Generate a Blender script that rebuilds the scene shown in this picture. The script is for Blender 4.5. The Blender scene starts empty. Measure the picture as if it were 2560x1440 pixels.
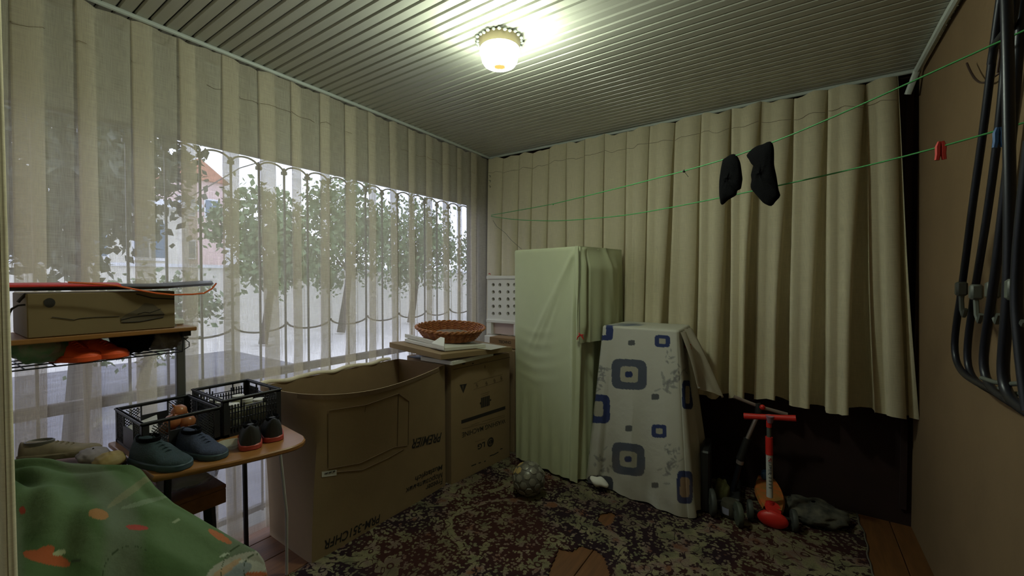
import bpy, math, random
import numpy as np
from mathutils import Vector, Matrix
random.seed(7); np.random.seed(7)
R = math.radians
scene = bpy.context.scene
coll = scene.collection

# ---------------------------------------------------------------- camera
F = 1045.0; YAW = R(34.2); PITCH = R(1.1)
CAM = np.array([2.54, 0.0, 1.45])
cf = np.array([-math.sin(YAW)*math.cos(PITCH), math.cos(YAW)*math.cos(PITCH), -math.sin(PITCH)])
cr = np.array([math.cos(YAW), math.sin(YAW), 0.0]); cu = np.cross(cr, cf)
cam_d = bpy.data.cameras.new('camera'); cam = bpy.data.objects.new('camera', cam_d); coll.objects.link(cam)
cam_d.sensor_width = 36.0; cam_d.lens = 36.0*F/2560.0; cam_d.clip_start = 0.02; cam_d.clip_end = 300
cam.location = CAM; cam.rotation_euler = (R(90)-PITCH, 0, YAW)
scene.camera = cam

# ---------------------------------------------------------------- sky, exposure
w = bpy.data.worlds.new('sky'); scene.world = w; w.use_nodes = True
nt = w.node_tree; nt.nodes.clear()
out = nt.nodes.new('ShaderNodeOutputWorld'); bg = nt.nodes.new('ShaderNodeBackground')
tc = nt.nodes.new('ShaderNodeTexCoord'); nz = nt.nodes.new('ShaderNodeTexNoise'); cr_ = nt.nodes.new('ShaderNodeValToRGB')
nz.inputs['Scale'].default_value = 2.2; nz.inputs['Detail'].default_value = 4
cr_.color_ramp.elements[0].position = .35; cr_.color_ramp.elements[0].color = (.60, .68, .98, 1)
cr_.color_ramp.elements[1].position = .65; cr_.color_ramp.elements[1].color = (.80, .85, 1.0, 1)
nt.links.new(tc.outputs['Generated'], nz.inputs['Vector']); nt.links.new(nz.outputs[0], cr_.inputs[0])
nt.links.new(cr_.outputs[0], bg.inputs[0]); nt.links.new(bg.outputs[0], out.inputs[0])
bg.inputs[1].default_value = 2.5
scene.view_settings.view_transform = 'Standard'; scene.view_settings.look = 'None'
scene.view_settings.exposure = 0.28; scene.view_settings.gamma = 1.0
scene.view_settings.use_curve_mapping = False
scene.cycles.transparent_max_bounces = 24
scene.cycles.max_bounces = 10
LAMP_POWER = 330.0      # radiance of the glass bowl

# ---------------------------------------------------------------- helpers
def ray(x, y): return cf + cr*(x-1280)/F + cu*(720-y)/F
def at(x, y, ax, v):
    d = ray(x, y); i = 'XYZ'.index(ax); return CAM + d*((v-CAM[i])/d[i])
def atp(x, y, P0, P1):               # a point of the vertical plane through two ground points
    d = ray(x, y); n = np.array([P1[1]-P0[1], -(P1[0]-P0[0]), 0.0])
    return CAM + d*(((np.array([P0[0], P0[1], 0])-CAM)@n)/(d@n))
def proj(P):
    v = np.asarray(P, float)-CAM; d = v@cf
    return 1280+F*(v@cr)/d, 720-F*(v@cu)/d
def sm(a, b, x):
    t = np.clip((x-a)/(b-a), 0, 1); return t*t*(3-2*t)

class MB:
    def __init__(s): s.v = []; s.f = []; s.uv = None
    def add(s, vs, fs):
        n = len(s.v); s.v += [tuple(float(c) for c in p) for p in vs]; s.f += [tuple(i+n for i in f) for f in fs]; return s
    def box(s, c, d, rz=0, bev=0):
        cx, cy, cz = c; x, y, z = d[0]/2, d[1]/2, d[2]/2
        b = min(bev, x*.9, y*.9, z*.9)
        P = []
        if b <= 0:
            P = [(-x,-y,-z),(x,-y,-z),(x,y,-z),(-x,y,-z),(-x,-y,z),(x,-y,z),(x,y,z),(-x,y,z)]
            Fc = [(0,3,2,1),(4,5,6,7),(0,1,5,4),(1,2,6,5),(2,3,7,6),(3,0,4,7)]
        else:
            o = [(-x+b,-y),(x-b,-y),(x,-y+b),(x,y-b),(x-b,y),(-x+b,y),(-x,y-b),(-x,-y+b)]
            i_ = [(-x+b,-y+b),(x-b,-y+b),(x-b,-y+b),(x-b,y-b),(x-b,y-b),(-x+b,y-b),(-x+b,y-b),(-x+b,-y+b)]
            for zz, L in ((-z,i_),(-z+b,o),(z-b,o),(z,i_)): P += [(p[0],p[1],zz) for p in L]
            Fc = []
            for k in range(3):
                for j in range(8): Fc.append((k*8+j, k*8+(j+1)%8, (k+1)*8+(j+1)%8, (k+1)*8+j))
            Fc.append(tuple(range(7,-1,-1))); Fc.append(tuple(range(24,32)))
        c_, s_ = math.cos(rz), math.sin(rz)
        return s.add([(cx+p[0]*c_-p[1]*s_, cy+p[0]*s_+p[1]*c_, cz+p[2]) for p in P], Fc)
    def prism(s, poly, z0, z1, bev=0):
        n = len(poly); c = np.mean(np.array(poly), 0)
        def sc(p, b):
            d = np.array(p)-c; L = np.linalg.norm(d); return np.array(p)-d/L*b
        V = []
        for zz, b in ((z0, bev), (z0+bev, 0), (z1-bev, 0), (z1, bev)):
            V += [(*sc(p, b), zz) for p in poly]
        Fc = [(k*n+j, k*n+(j+1)%n, (k+1)*n+(j+1)%n, (k+1)*n+j) for k in range(3) for j in range(n)]
        Fc += [tuple(range(n-1,-1,-1)), tuple(range(3*n, 4*n))]
        return s.add(V, Fc)
    def tube(s, path, r, n=8, cap=True, closed=False):
        P = [np.array(p, float) for p in path]; m = len(P); V = []; up = None
        for i in range(m):
            if closed: t = P[(i+1) % m]-P[i-1]
            else: t = P[min(i+1, m-1)]-P[max(i-1, 0)]
            t = t/(np.linalg.norm(t)+1e-9)
            if up is None:
                up = np.array([0,0,1.]) if abs(t[2]) < .9 else np.array([1.,0,0])
            a = up-t*(up@t); a /= (np.linalg.norm(a)+1e-9); up = a; b = np.cross(t, a)
            rr = r[i] if hasattr(r, '__len__') else r
            V += [P[i]+rr*(math.cos(k*2*math.pi/n)*a+math.sin(k*2*math.pi/n)*b) for k in range(n)]
        Fc = []
        for i in range(m if closed else m-1):
            j = (i+1) % m
            for k in range(n): Fc.append((i*n+k, i*n+(k+1)%n, j*n+(k+1)%n, j*n+k))
        if cap and not closed: Fc += [tuple(range(n-1,-1,-1)), tuple((m-1)*n+k for k in range(n))]
        return s.add(V, Fc)
    def lathe(s, prof, c=(0,0,0), n=24, sx=1, sy=1, rz=0, cap0=True, cap1=True):
        V = []
        for r_, z_ in prof:
            for k in range(n):
                a = 2*math.pi*k/n; x, y = r_*sx*math.cos(a), r_*sy*math.sin(a)
                V.append((c[0]+x*math.cos(rz)-y*math.sin(rz), c[1]+x*math.sin(rz)+y*math.cos(rz), c[2]+z_))
        m = len(prof); Fc = [(i*n+k, i*n+(k+1)%n, (i+1)*n+(k+1)%n, (i+1)*n+k) for i in range(m-1) for k in range(n)]
        if cap0: Fc.append(tuple(range(n-1,-1,-1)))
        if cap1: Fc.append(tuple((m-1)*n+k for k in range(n)))
        return s.add(V, Fc)
    def ball(s, c, r, sx=1, sy=1, sz=1, n=14, m=9):
        prof = [(r*math.sin(math.pi*max(.02,min(.98,i/m))), -r*sz*math.cos(math.pi*i/m)) for i in range(m+1)]
        return s.lathe(prof, c, n, sx, sy)
    def grid(s, G, closed=False):     # G[i][j] points
        G = np.asarray(G, float); a, b = G.shape[:2]; base = len(s.v)
        s.v += [tuple(p) for p in G.reshape(-1, 3).tolist()]
        jj = b if closed else b-1
        for i in range(a-1):
            for j in range(jj):
                k = (j+1) % b
                s.f.append((base+i*b+j, base+i*b+k, base+(i+1)*b+k, base+(i+1)*b+j))
        return s

ORG = {}
def mk(name, mb, mat, parent=None, smooth=False, solid=0, loc=None):
    V = np.array(mb.v, float)
    if parent is None:
        if loc is None:
            lo, hi = V.min(0), V.max(0); loc = np.array([(lo[0]+hi[0])/2, (lo[1]+hi[1])/2, lo[2]])
        org = np.array(loc, float); po = np.zeros(3)
    else:
        po = ORG[parent.name]; org = po if loc is None else np.array(loc, float)
    me = bpy.data.meshes.new(name); me.from_pydata((V-org).tolist(), [], mb.f); me.update()
    o = bpy.data.objects.new(name, me); coll.objects.link(o); o.location = org-po
    if parent: o.parent = parent
    ORG[o.name] = org
    if mat: me.materials.append(mat)
    if smooth:
        me.polygons.foreach_set('use_smooth', [True]*len(me.polygons))
        if smooth != 'all':
            try: me.set_sharp_from_angle(angle=R(38))
            except Exception: pass
    if solid:
        md = o.modifiers.new('thickness', 'SOLIDIFY'); md.thickness = solid; md.offset = 0
    return o
def tag(o, label, cat, group=None, kind=None):
    o['label'] = label
    if cat: o['category'] = cat
    if group: o['group'] = group
    if kind: o['kind'] = kind
    return o
def lab(o, t): o['label'] = t; return o
def struct(o, label=None):
    o['kind'] = 'structure'
    if label: o['label'] = label
    return o
def empty(name, loc, label=None, cat=None, group=None):
    o = bpy.data.objects.new(name, None); coll.objects.link(o); o.location = loc; ORG[o.name] = np.array(loc, float)
    o.empty_display_size = .05
    if label: tag(o, label, cat, group)
    return o
def copy_tree(o, parent=None):
    c = o.copy(); coll.objects.link(c)
    if parent is not None: c.parent = parent
    for ch in list(o.children): copy_tree(ch, c)
    return c

def mat(name, col, rough=.6, metal=0, var=0, vscale=8, bump=0, bscale=60, stretch=None, spec=None, alpha=None, trans=0, col2=None):
    m = bpy.data.materials.new(name); m.use_nodes = True; t = m.node_tree; b = t.nodes['Principled BSDF']
    b.inputs['Base Color'].default_value = (*col, 1); b.inputs['Roughness'].default_value = rough; b.inputs['Metallic'].default_value = metal
    if spec is not None: b.inputs['Specular IOR Level'].default_value = spec
    if trans: b.inputs['Transmission Weight'].default_value = trans
    if alpha is not None: b.inputs['Alpha'].default_value = alpha
    tcn = t.nodes.new('ShaderNodeTexCoord'); mp = t.nodes.new('ShaderNodeMapping')
    t.links.new(tcn.outputs['Object'], mp.inputs[0])
    if stretch: mp.inputs['Scale'].default_value = stretch
    if var or col2:
        n = t.nodes.new('ShaderNodeTexNoise'); n.inputs['Scale'].default_value = vscale; n.inputs['Detail'].default_value = 6
        n.inputs['Roughness'].default_value = .6
        r_ = t.nodes.new('ShaderNodeValToRGB'); r_.color_ramp.elements[0].position = .33; r_.color_ramp.elements[1].position = .67
        c2 = col2 or tuple(c*(1-var) for c in col)
        r_.color_ramp.elements[0].color = (*c2, 1); r_.color_ramp.elements[1].color = (*col, 1)
        t.links.new(mp.outputs[0], n.inputs['Vector']); t.links.new(n.outputs[0], r_.inputs[0]); t.links.new(r_.outputs[0], b.inputs['Base Color'])
    if bump:
        n = t.nodes.new('ShaderNodeTexNoise'); n.inputs['Scale'].default_value = bscale; n.inputs['Detail'].default_value = 4
        bp = t.nodes.new('ShaderNodeBump'); bp.inputs['Strength'].default_value = bump; bp.inputs['Distance'].default_value = .01
        t.links.new(mp.outputs[0], n.inputs['Vector']); t.links.new(n.outputs[0], bp.inputs['Height']); t.links.new(bp.outputs[0], b.inputs['Normal'])
    return m

def curtain_mat(name, col, see, seam=None):
    """open linen weave: threads are cloth (diffuse + translucent), the gaps between them let the view through"""
    m = bpy.data.materials.new(name); m.use_nodes = True; t = m.node_tree; N = t.nodes; L = t.links; N.clear()
    o = N.new('ShaderNodeOutputMaterial'); geo = N.new('ShaderNodeNewGeometry'); sep = N.new('ShaderNodeSeparateXYZ')
    L.new(geo.outputs['Position'], sep.inputs[0])
    add = N.new('ShaderNodeMath'); add.operation = 'ADD'; L.new(sep.outputs[0], add.inputs[0]); L.new(sep.outputs[1], add.inputs[1])
    def weave(sx, sz):
        cmb = N.new('ShaderNodeCombineXYZ'); a = N.new('ShaderNodeMath'); a.operation = 'MULTIPLY'; a.inputs[1].default_value = sx
        b = N.new('ShaderNodeMath'); b.operation = 'MULTIPLY'; b.inputs[1].default_value = sz
        L.new(add.outputs[0], a.inputs[0]); L.new(sep.outputs[2], b.inputs[0]); L.new(a.outputs[0], cmb.inputs[0]); L.new(b.outputs[0], cmb.inputs[1])
        n = N.new('ShaderNodeTexNoise'); n.inputs['Scale'].default_value = 1; n.inputs['Detail'].default_value = 2; L.new(cmb.outputs[0], n.inputs['Vector']); return n
    n1 = weave(430, 14); n2 = weave(14, 430)
    mx = N.new('ShaderNodeMath'); mx.operation = 'ADD'; L.new(n1.outputs[0], mx.inputs[0]); L.new(n2.outputs[0], mx.inputs[1])
    rng = N.new('ShaderNodeMapRange'); rng.inputs[1].default_value = .75; rng.inputs[2].default_value = 1.25
    rng.inputs[3].default_value = see*.72; rng.inputs[4].default_value = min(1, see*1.28); L.new(mx.outputs[0], rng.inputs[0])
    ramp = N.new('ShaderNodeMapRange'); ramp.inputs[1].default_value = .75; ramp.inputs[2].default_value = 1.25
    ramp.inputs[3].default_value = .88; ramp.inputs[4].default_value = 1.08; L.new(mx.outputs[0], ramp.inputs[0])
    cm = N.new('ShaderNodeVectorMath'); cm.operation = 'SCALE'; cm.inputs[0].default_value = col; L.new(ramp.outputs[0], cm.inputs['Scale'])
    d = N.new('ShaderNodeBsdfDiffuse'); tl = N.new('ShaderNodeBsdfTranslucent'); L.new(cm.outputs[0], d.inputs[0]); L.new(cm.outputs[0], tl.inputs[0])
    m1 = N.new('ShaderNodeMixShader'); m1.inputs[0].default_value = .22; L.new(d.outputs[0], m1.inputs[1]); L.new(tl.outputs[0], m1.inputs[2])
    tr = N.new('ShaderNodeBsdfTransparent'); m2 = N.new('ShaderNodeMixShader')
    L.new(rng.outputs[0], m2.inputs[0]); L.new(m1.outputs[0], m2.inputs[1]); L.new(tr.outputs[0], m2.inputs[2]); L.new(m2.outputs[0], o.inputs[0])
    return m

def vcol_mat(name, rough=.85, bump=.15, bscale=500):
    m = bpy.data.materials.new(name); m.use_nodes = True; t = m.node_tree; b = t.nodes['Principled BSDF']; b.inputs['Roughness'].default_value = rough
    b.inputs['Specular IOR Level'].default_value = .2
    a = t.nodes.new('ShaderNodeVertexColor'); a.layer_name = 'print'; t.links.new(a.outputs[0], b.inputs['Base Color'])
    n = t.nodes.new('ShaderNodeTexNoise'); n.inputs['Scale'].default_value = 14; n.inputs['Detail'].default_value = 5
    tcn = t.nodes.new('ShaderNodeTexCoord'); t.links.new(tcn.outputs['Object'], n.inputs['Vector'])
    bp = t.nodes.new('ShaderNodeBump'); bp.inputs['Strength'].default_value = bump; bp.inputs['Distance'].default_value = .03
    t.links.new(n.outputs[0], bp.inputs['Height']); t.links.new(bp.outputs[0], b.inputs['Normal'])
    return m
def paint(o, cols):
    at_ = o.data.color_attributes.new('print', 'FLOAT_COLOR', 'POINT')
    c = np.ones((len(cols), 4)); c[:, :3] = cols; at_.data.foreach_set('color', c.ravel())

M = {}
M['ceil'] = mat('ceiling_panel', (.50,.50,.44), .36, var=.12, vscale=3, stretch=(.3,8,1))
M['ceilgap'] = mat('ceiling_gap', (.10,.10,.085), .7)
M['trim'] = mat('white_trim', (.55,.60,.58), .4)
M['wall'] = mat('beige_wall', (.20,.128,.066), .9, var=.12, vscale=3, bump=.1, bscale=30)
M['wallback'] = mat('maroon_wall', (.022,.006,.005), .9, var=.3, vscale=4)
M['header'] = mat('painted_header', (.30,.31,.30), .7, var=.2)
M['curtL'] = curtain_mat('sheer_linen', (.80,.73,.59), .50)
M['curtB'] = curtain_mat('linen', (.82,.74,.54), .08)
M['seam'] = mat('seam_thread', (.20,.15,.10), .9)
M['iron'] = mat('dark_iron', (.035,.03,.03), .5, .4)
M['railwood'] = mat('rail_wood', (.10,.08,.07), .8, var=.3)
M['floorwood'] = mat('floor_wood', (.165,.066,.019), .6, var=.35, vscale=6, stretch=(8,.8,1))
M['card'] = mat('cardboard', (.285,.195,.10), .9, var=.10, vscale=5, bump=.05)
M['cardedge'] = mat('cardboard_edge', (.34,.25,.15), .95, var=.2, vscale=90)
M['cardin'] = mat('cardboard_inside', (.25,.165,.085), .9, var=.1)
M['ink'] = mat('black_ink', (.018,.014,.012), .8)
M['inkfaint'] = mat('faint_ink', (.13,.08,.045), .9)
M['foam'] = mat('white_foam', (.74,.72,.66), .8, bump=.05, bscale=200)
M['paper'] = mat('white_paper', (.62,.60,.54), .8)
M['greensheet'] = mat('green_sheet', (.57,.61,.41), .85, var=.06, vscale=4, bump=.25, bscale=5, stretch=(1,1,.6))
M['red'] = mat('red_plastic', (.55,.035,.03), .45)
M['wicker'] = mat('wicker', (.36,.11,.035), .5, var=.45, vscale=60)
M['wickrim'] = mat('wicker_highlight', (.50,.19,.06), .45, var=.4, vscale=50)  # rim highlights painted into a lighter wicker colour, strands use it too
M['wickin'] = mat('wicker_inside', (.22,.15,.08), .8, var=.4, vscale=40)
M['blackplastic'] = mat('black_plastic', (.018,.018,.02), .45)
M['desk'] = mat('desk_laminate', (.31,.14,.042), .32, var=.18, vscale=5, stretch=(6,1,1))
M['deskdark'] = mat('drawer_wood', (.27,.10,.03), .5, var=.3, vscale=5, stretch=(1,6,6))
M['steel'] = mat('grey_steel', (.11,.105,.10), .5, .3)
M['darksteel'] = mat('dark_steel', (.03,.03,.035), .5, .5)
M['white'] = mat('white_enamel', (.50,.48,.45), .5)
M['green'] = mat('green_line', (.06,.36,.10), .6)
M['black_cloth'] = mat('black_knit', (.004,.004,.005), .95, bump=.3, bscale=300, spec=.08)
M['grey_cloth'] = mat('grey_wool', (.16,.13,.105), .95, var=.25, vscale=20, bump=.4, bscale=200)
M['onion'] = mat('onion_skin', (.42,.15,.055), .35, var=.35, vscale=14, stretch=(3,3,.5))
M['orange'] = mat('orange_fabric', (.75,.085,.012), .6)
M['cordorange'] = mat('orange_cord', (.70,.13,.03), .5)
M['greenbag'] = mat('green_print_bag', (.05,.20,.08), .6, col2=(.28,.26,.2), var=.5, vscale=18)
M['beige'] = mat('beige_canvas', (.24,.19,.12), .9, var=.3, vscale=30)
M['bread'] = mat('yellow_bag', (.35,.25,.10), .6, var=.3, vscale=12)
M['bluegreen'] = mat('teal_knit', (.022,.045,.055), .8, var=.35, vscale=60, bump=.3, bscale=200)
M['blue'] = mat('blue_knit', (.035,.048,.095), .8, var=.35, vscale=60, bump=.3, bscale=200)
M['bluesole'] = mat('blue_sole', (.035,.065,.085), .6)
M['coral'] = mat('coral_sole', (.42,.06,.045), .5)
M['rubber'] = mat('black_rubber', (.02,.02,.02), .6)
M['wrap'] = mat('clear_wrap', (.5,.5,.5), .08, alpha=.12)
M['bagclear'] = mat('clear_plastic', (.55,.55,.55), .15, var=.2, alpha=.45, bump=.6, bscale=30)
M['bowl'] = mat('clear_tray', (.5,.55,.5), .1, alpha=.35)
M['ball'] = mat('ball_panel', (.30,.29,.24), .3, .25, var=.35, vscale=14)
M['ballgold'] = mat('ball_gold_panel', (.62,.46,.20), .3, .3)
M['balldark'] = mat('ball_seam', (.12,.11,.09), .5)
M['scred'] = mat('scooter_red', (.62,.025,.02), .4)
M['scorange'] = mat('scooter_orange', (.62,.12,.03), .5, col2=(.25,.18,.05), var=.4, vscale=14)
M['scwhite'] = mat('scooter_white', (.55,.55,.52), .4)
M['scblue'] = mat('scooter_blue', (.03,.10,.28), .4)
M['chrome'] = mat('chrome', (.45,.38,.38), .3, .7)
M['wheel'] = mat('grey_wheel', (.05,.055,.05), .6)
M['tube'] = mat('black_tube', (.012,.013,.022), .38, .3)
M['clip'] = mat('grey_clip', (.09,.10,.09), .5)
M['hook'] = mat('rusty_wire', (.06,.035,.03), .6, .4)
M['brass'] = mat('lamp_base', (.42,.34,.20), .45)
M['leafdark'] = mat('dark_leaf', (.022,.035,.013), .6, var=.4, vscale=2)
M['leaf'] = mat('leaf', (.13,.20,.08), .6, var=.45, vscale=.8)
M['bark'] = mat('bark', (.05,.04,.03), .9, var=.4)
M['bldg'] = mat('pale_plaster', (.68,.66,.58), .9, var=.08, vscale=.5)
M['bldgpink'] = mat('pink_plaster', (.62,.47,.44), .9, var=.08, vscale=.5)
M['winglass'] = mat('window_glass', (.10,.16,.24), .2)
M['winframe'] = mat('window_frame', (.7,.72,.74), .6)
M['roof'] = mat('orange_roof', (.45,.20,.13), .8, var=.2)
M['yard'] = mat('concrete_yard', (.62,.60,.55), .95, var=.15, vscale=.8)
M['purpleink'] = mat('purple_fabric', (.25,.05,.10), .6)

# ================================================================ SETTING
XL, XR, YB, YF, ZC = 0.0, 3.115, 3.33, -1.3, 2.65
fl = struct(mk('floor', MB().box(((XL-.2+XR+.1)/2, (YB+.1+YF-.1)/2, -.06), (XR+.3+.2, YB-YF+.3, .08)), M['ceilgap']), 'orange brown wooden floor under the carpet')
npl = 17; pw = (XR+.2)/npl
for k in range(npl):
    mk('plank', MB().box((-.1+pw*(k+.5), (YB+YF)/2, -.01), (pw-.004, YB-YF, .02), bev=.002), M['floorwood'], fl)
# ceiling: narrow ribbed panels running along X
ce = struct(mk('ceiling', MB().box(((XR-.2)/2, (YB+YF)/2, ZC+.06), (XR+.5, YB-YF+.4, .06)), M['ceilgap']), 'ceiling of narrow grey ribbed plastic panels')
pitch = .0557; y = 1.457-pitch*60; k = 0
while y < YB:
    if y > YF:
        x0, x1 = XL-.19, XR
        ya, yb = y+.0016, min(y+pitch-.0016, YB)
        mb = MB(); dz = .0022
        prof = [(ya, ZC+.012), (ya+.0035, ZC), ((ya+yb)/2, ZC+.0006), (yb-.0075, ZC+.0012), (yb-.004, ZC+.008), (yb, ZC+.012)]
        V = [(x0, p, q) for p, q in prof]+[(x1, p, q) for p, q in prof]; n = len(prof)
        mb.add(V, [(i, i+1, n+i+1, n+i) for i in range(n-1)]+[(n-1, 0, n, 2*n-1)])
        mk('plank', mb, M['ceil'], ce)
    y += pitch
struct(mk('wall_back', MB().box(((XL+XR)/2, YB+.06, ZC/2), (XR-XL+.3, .12, ZC+.1)), M['wallback']), 'very dark maroon wall behind the back curtain')
struct(mk('wall_right', MB().box((XR+.06, (YB+YF)/2, ZC/2), (.12, YB-YF, ZC+.1)), M['wall']), 'plain beige painted wall on the right')
struct(mk('wall_front', MB().box(((XL+XR)/2, YF-.06, ZC/2), (XR+.4, .12, ZC+.1)), M['wall']))
struct(mk('wall_left', MB().box((-.12, (YF+.02)/2, ZC/2), (.14, .02-YF, ZC+.1)), M['wall']))
struct(mk('trim_1', MB().box((-.17, (YB+0)/2, 2.20+.26), (.06, YB, .52)), M['header']), 'pale lintel above the open side behind the sheer curtain')
struct(mk('trim_2', MB().box((-.12, YB-.06, ZC/2), (.16, .10, ZC)), M['darksteel']), 'dark corner post behind the curtains')
r = .011
struct(mk('trim_3', MB().tube([(.05, .02, ZC-.006), (.05, 1.2, ZC-.009), (.05, 2.3, ZC-.006), (.05, YB-.03, ZC-.008)], r), M['trim'], smooth=True), 'thin white curtain rail tube along the left ceiling edge')
struct(mk('trim_4', MB().tube([(.05, YB-.05, ZC-.008), (1.3, YB-.05, ZC-.012), (2.2, YB-.05, ZC-.006), (XR-.03, YB-.05, ZC-.008)], r), M['trim'], smooth=True), 'thin white curtain rail tube along the back ceiling edge')
struct(mk('trim_5', MB().tube([(XR-.02, YF, ZC-.02), (XR-.03, 1.5, ZC-.024), (XR-.03, 2.7, ZC-.016), (XR-.03, YB-.12, ZC-.03), (XR-.06, YB-.07, ZC-.14)], .016), M['trim'], smooth=True), 'white conduit along the right ceiling edge')
# clear gap strip in the far right corner
struct(mk('trim_6', MB().box((XR-.04, YB-.012, 1.35), (.03, .02, 2.5)), M['wallback']))

# ---- wrought iron grille of the open side
GX = -.13
gr = empty('iron_grille', (GX, 1.6, 0), 'dark wrought iron grille with arched tops outside the sheer left curtain', 'grille')
ys = [.929+.15*k for k in range(-6, 16)]
ys = [q for q in ys if .06 < q < 3.2]
for q in ys: mk('bar', MB().box((GX, q, 1.10), (.010, .010, 2.10)), M['iron'], gr)
for q in ys[:-1]:
    mb = MB(); pts = [(GX, q+.075-.07*math.cos(a), 2.125+.042*math.sin(a)) for a in np.linspace(0, math.pi, 13)]
    mb.tube(pts, .0055, 6); mk('arch', mb, M['iron'], gr, True)
    mk('collar', MB().box((GX, q, 2.12), (.026, .03, .022), bev=.003), M['iron'], gr)
for i in range(0, len(ys)-2, 2):
    q = ys[i]; mb = MB(); pts = [(GX+.014, q+.15-.148*math.cos(a), 1.185-.05*math.sin(a)) for a in np.linspace(0, math.pi, 13)]
    mb.tube(pts, .006, 6); mk('scallop', mb, M['iron'], gr, True)
mk('top_rail', MB().box((GX, 1.63, 2.19), (.03, 3.1, .02)), M['iron'], gr)
mk('hand_rail', MB().box((GX+.005, 1.63, .885), (.04, 3.1, .05), bev=.005), M['railwood'], gr)
mk('bottom_rail', MB().box((GX, 1.63, .08), (.03, 3.1, .03)), M['iron'], gr)

# ================================================================ OUTSIDE
struct(mk('yard', MB().box((-35, 12, -.40), (69.6, 90, .1)), M['yard']), 'pale concrete yard beyond the curtain')
struct(mk('path', MB().box((-4.8, -7, -.345), (9.1, 23.5, .02)), mat('shaded_yard', (.17,.17,.19), .9, var=.3, vscale=3)), 'yard strip directly outside the open side, darkened in colour for shade')  # added dark strip: tree and porch shade on the yard painted as ground colour
def tree(name, base, crown, rad, nleaf, size, lm, label, seed):
    rs = np.random.RandomState(seed)
    root = empty(name, base, label, 'tree', 'trees seen through the sheer curtain')
    b = np.array(base, float); c = np.array(crown, float)
    mk('trunk', MB().tube([b, b*.5+c*.5+np.array([.05,.1,0]), c], [rad[0]*.09, rad[0]*.07, .03], 8), M['bark'], root, True)
    ends = []
    for k in range(7):
        a = rs.rand()*6.28; e = c+np.array([math.cos(a)*rad[0]*.7, math.sin(a)*rad[1]*.7, (rs.rand()-.35)*rad[2]])
        s_ = b*.35+c*.65; mk('branch', MB().tube([s_, (s_+e)/2+[0,0,.12], e], [.035,.025,.01], 6), M['bark'], root, True); ends.append(e)
    # leaf clusters
    ncl = max(10, nleaf//70); cl = rs.normal(size=(ncl, 3)); cl /= np.linalg.norm(cl, axis=1)[:, None]
    cl *= (rs.rand(ncl, 1)**.4); cl = c+cl*np.array(rad)
    idx = rs.randint(0, ncl, nleaf); P = cl[idx]+rs.normal(size=(nleaf, 3))*np.array(rad)*.16
    d = rs.normal(size=(nleaf, 3)); d[:, 2] -= .5; d /= np.linalg.norm(d, axis=1)[:, None]
    q = rs.normal(size=(nleaf, 3)); q -= d*np.sum(q*d, 1)[:, None]; q /= np.linalg.norm(q, axis=1)[:, None]
    s = (size*(.6+.8*rs.rand(nleaf)))[:, None]; nrm = np.cross(d, q)
    V = np.stack([P-d*s*.5, P+q*s*.32+nrm*s*.06, P+d*s*.55, P-q*s*.32+nrm*s*.06], 1).reshape(-1, 3)
    mb = MB(); mb.v = V.tolist(); mb.f = [(4*i, 4*i+1, 4*i+2, 4*i+3) for i in range(nleaf)]
    f = mk('foliage', mb, lm, root); f['kind'] = 'stuff'
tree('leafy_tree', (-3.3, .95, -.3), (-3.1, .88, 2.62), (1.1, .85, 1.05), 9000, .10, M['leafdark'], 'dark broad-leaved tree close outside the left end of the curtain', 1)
tree('leafy_bush', (-6.2, 2.2, -.3), (-6.2, 2.2, .85), (.9, 1.0, .75), 3500, .10, M['leaf'], 'low green bush under the dark tree, seen above the long carton', 9)
tree('leafy_tree', (-9.5, 5.6, -.3), (-9.5, 5.8, 2.5), (1.3, 1.3, 1.4), 3600, .17, M['leaf'], 'pale green tree seen beside the pink house through the curtain', 2)
tree('leafy_tree', (-10, 8.3, -.3), (-10, 8.6, 2.9), (1.5, 1.5, 1.8), 4600, .17, M['leaf'], 'tall light green tree left of the middle of the sheer curtain', 3)
tree('leafy_tree', (-10.5, 11.8, -.3), (-10.5, 12.1, 2.8), (1.6, 1.8, 1.8), 5200, .17, M['leaf'], 'tall light green tree behind the right half of the sheer curtain', 4)
tree('leafy_tree', (-9.5, 15.6, -.3), (-9.5, 16.1, 2.6), (1.6, 1.9, 1.7), 4800, .17, M['leaf'], 'light green tree near the far right end of the sheer curtain', 5)
tree('leafy_tree', (-9.0, 21.0, -.3), (-9.0, 21.5, 2.6), (1.8, 2.6, 1.8), 5000, .2, M['leaf'], 'light green tree farthest right, just left of the room corner', 6)
gw = empty('garden_wall', (-13.5, 14, -.35), 'pale garden wall behind the tree trunks outside', 'wall')
mk('wall_face', MB().box((-13.6, 15, .75), (.2, 32, 2.2)), M['bldg'], gw); mk('coping', MB().box((-13.6, 15, 1.9), (.34, 32, .1)), M['winframe'], gw)
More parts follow.
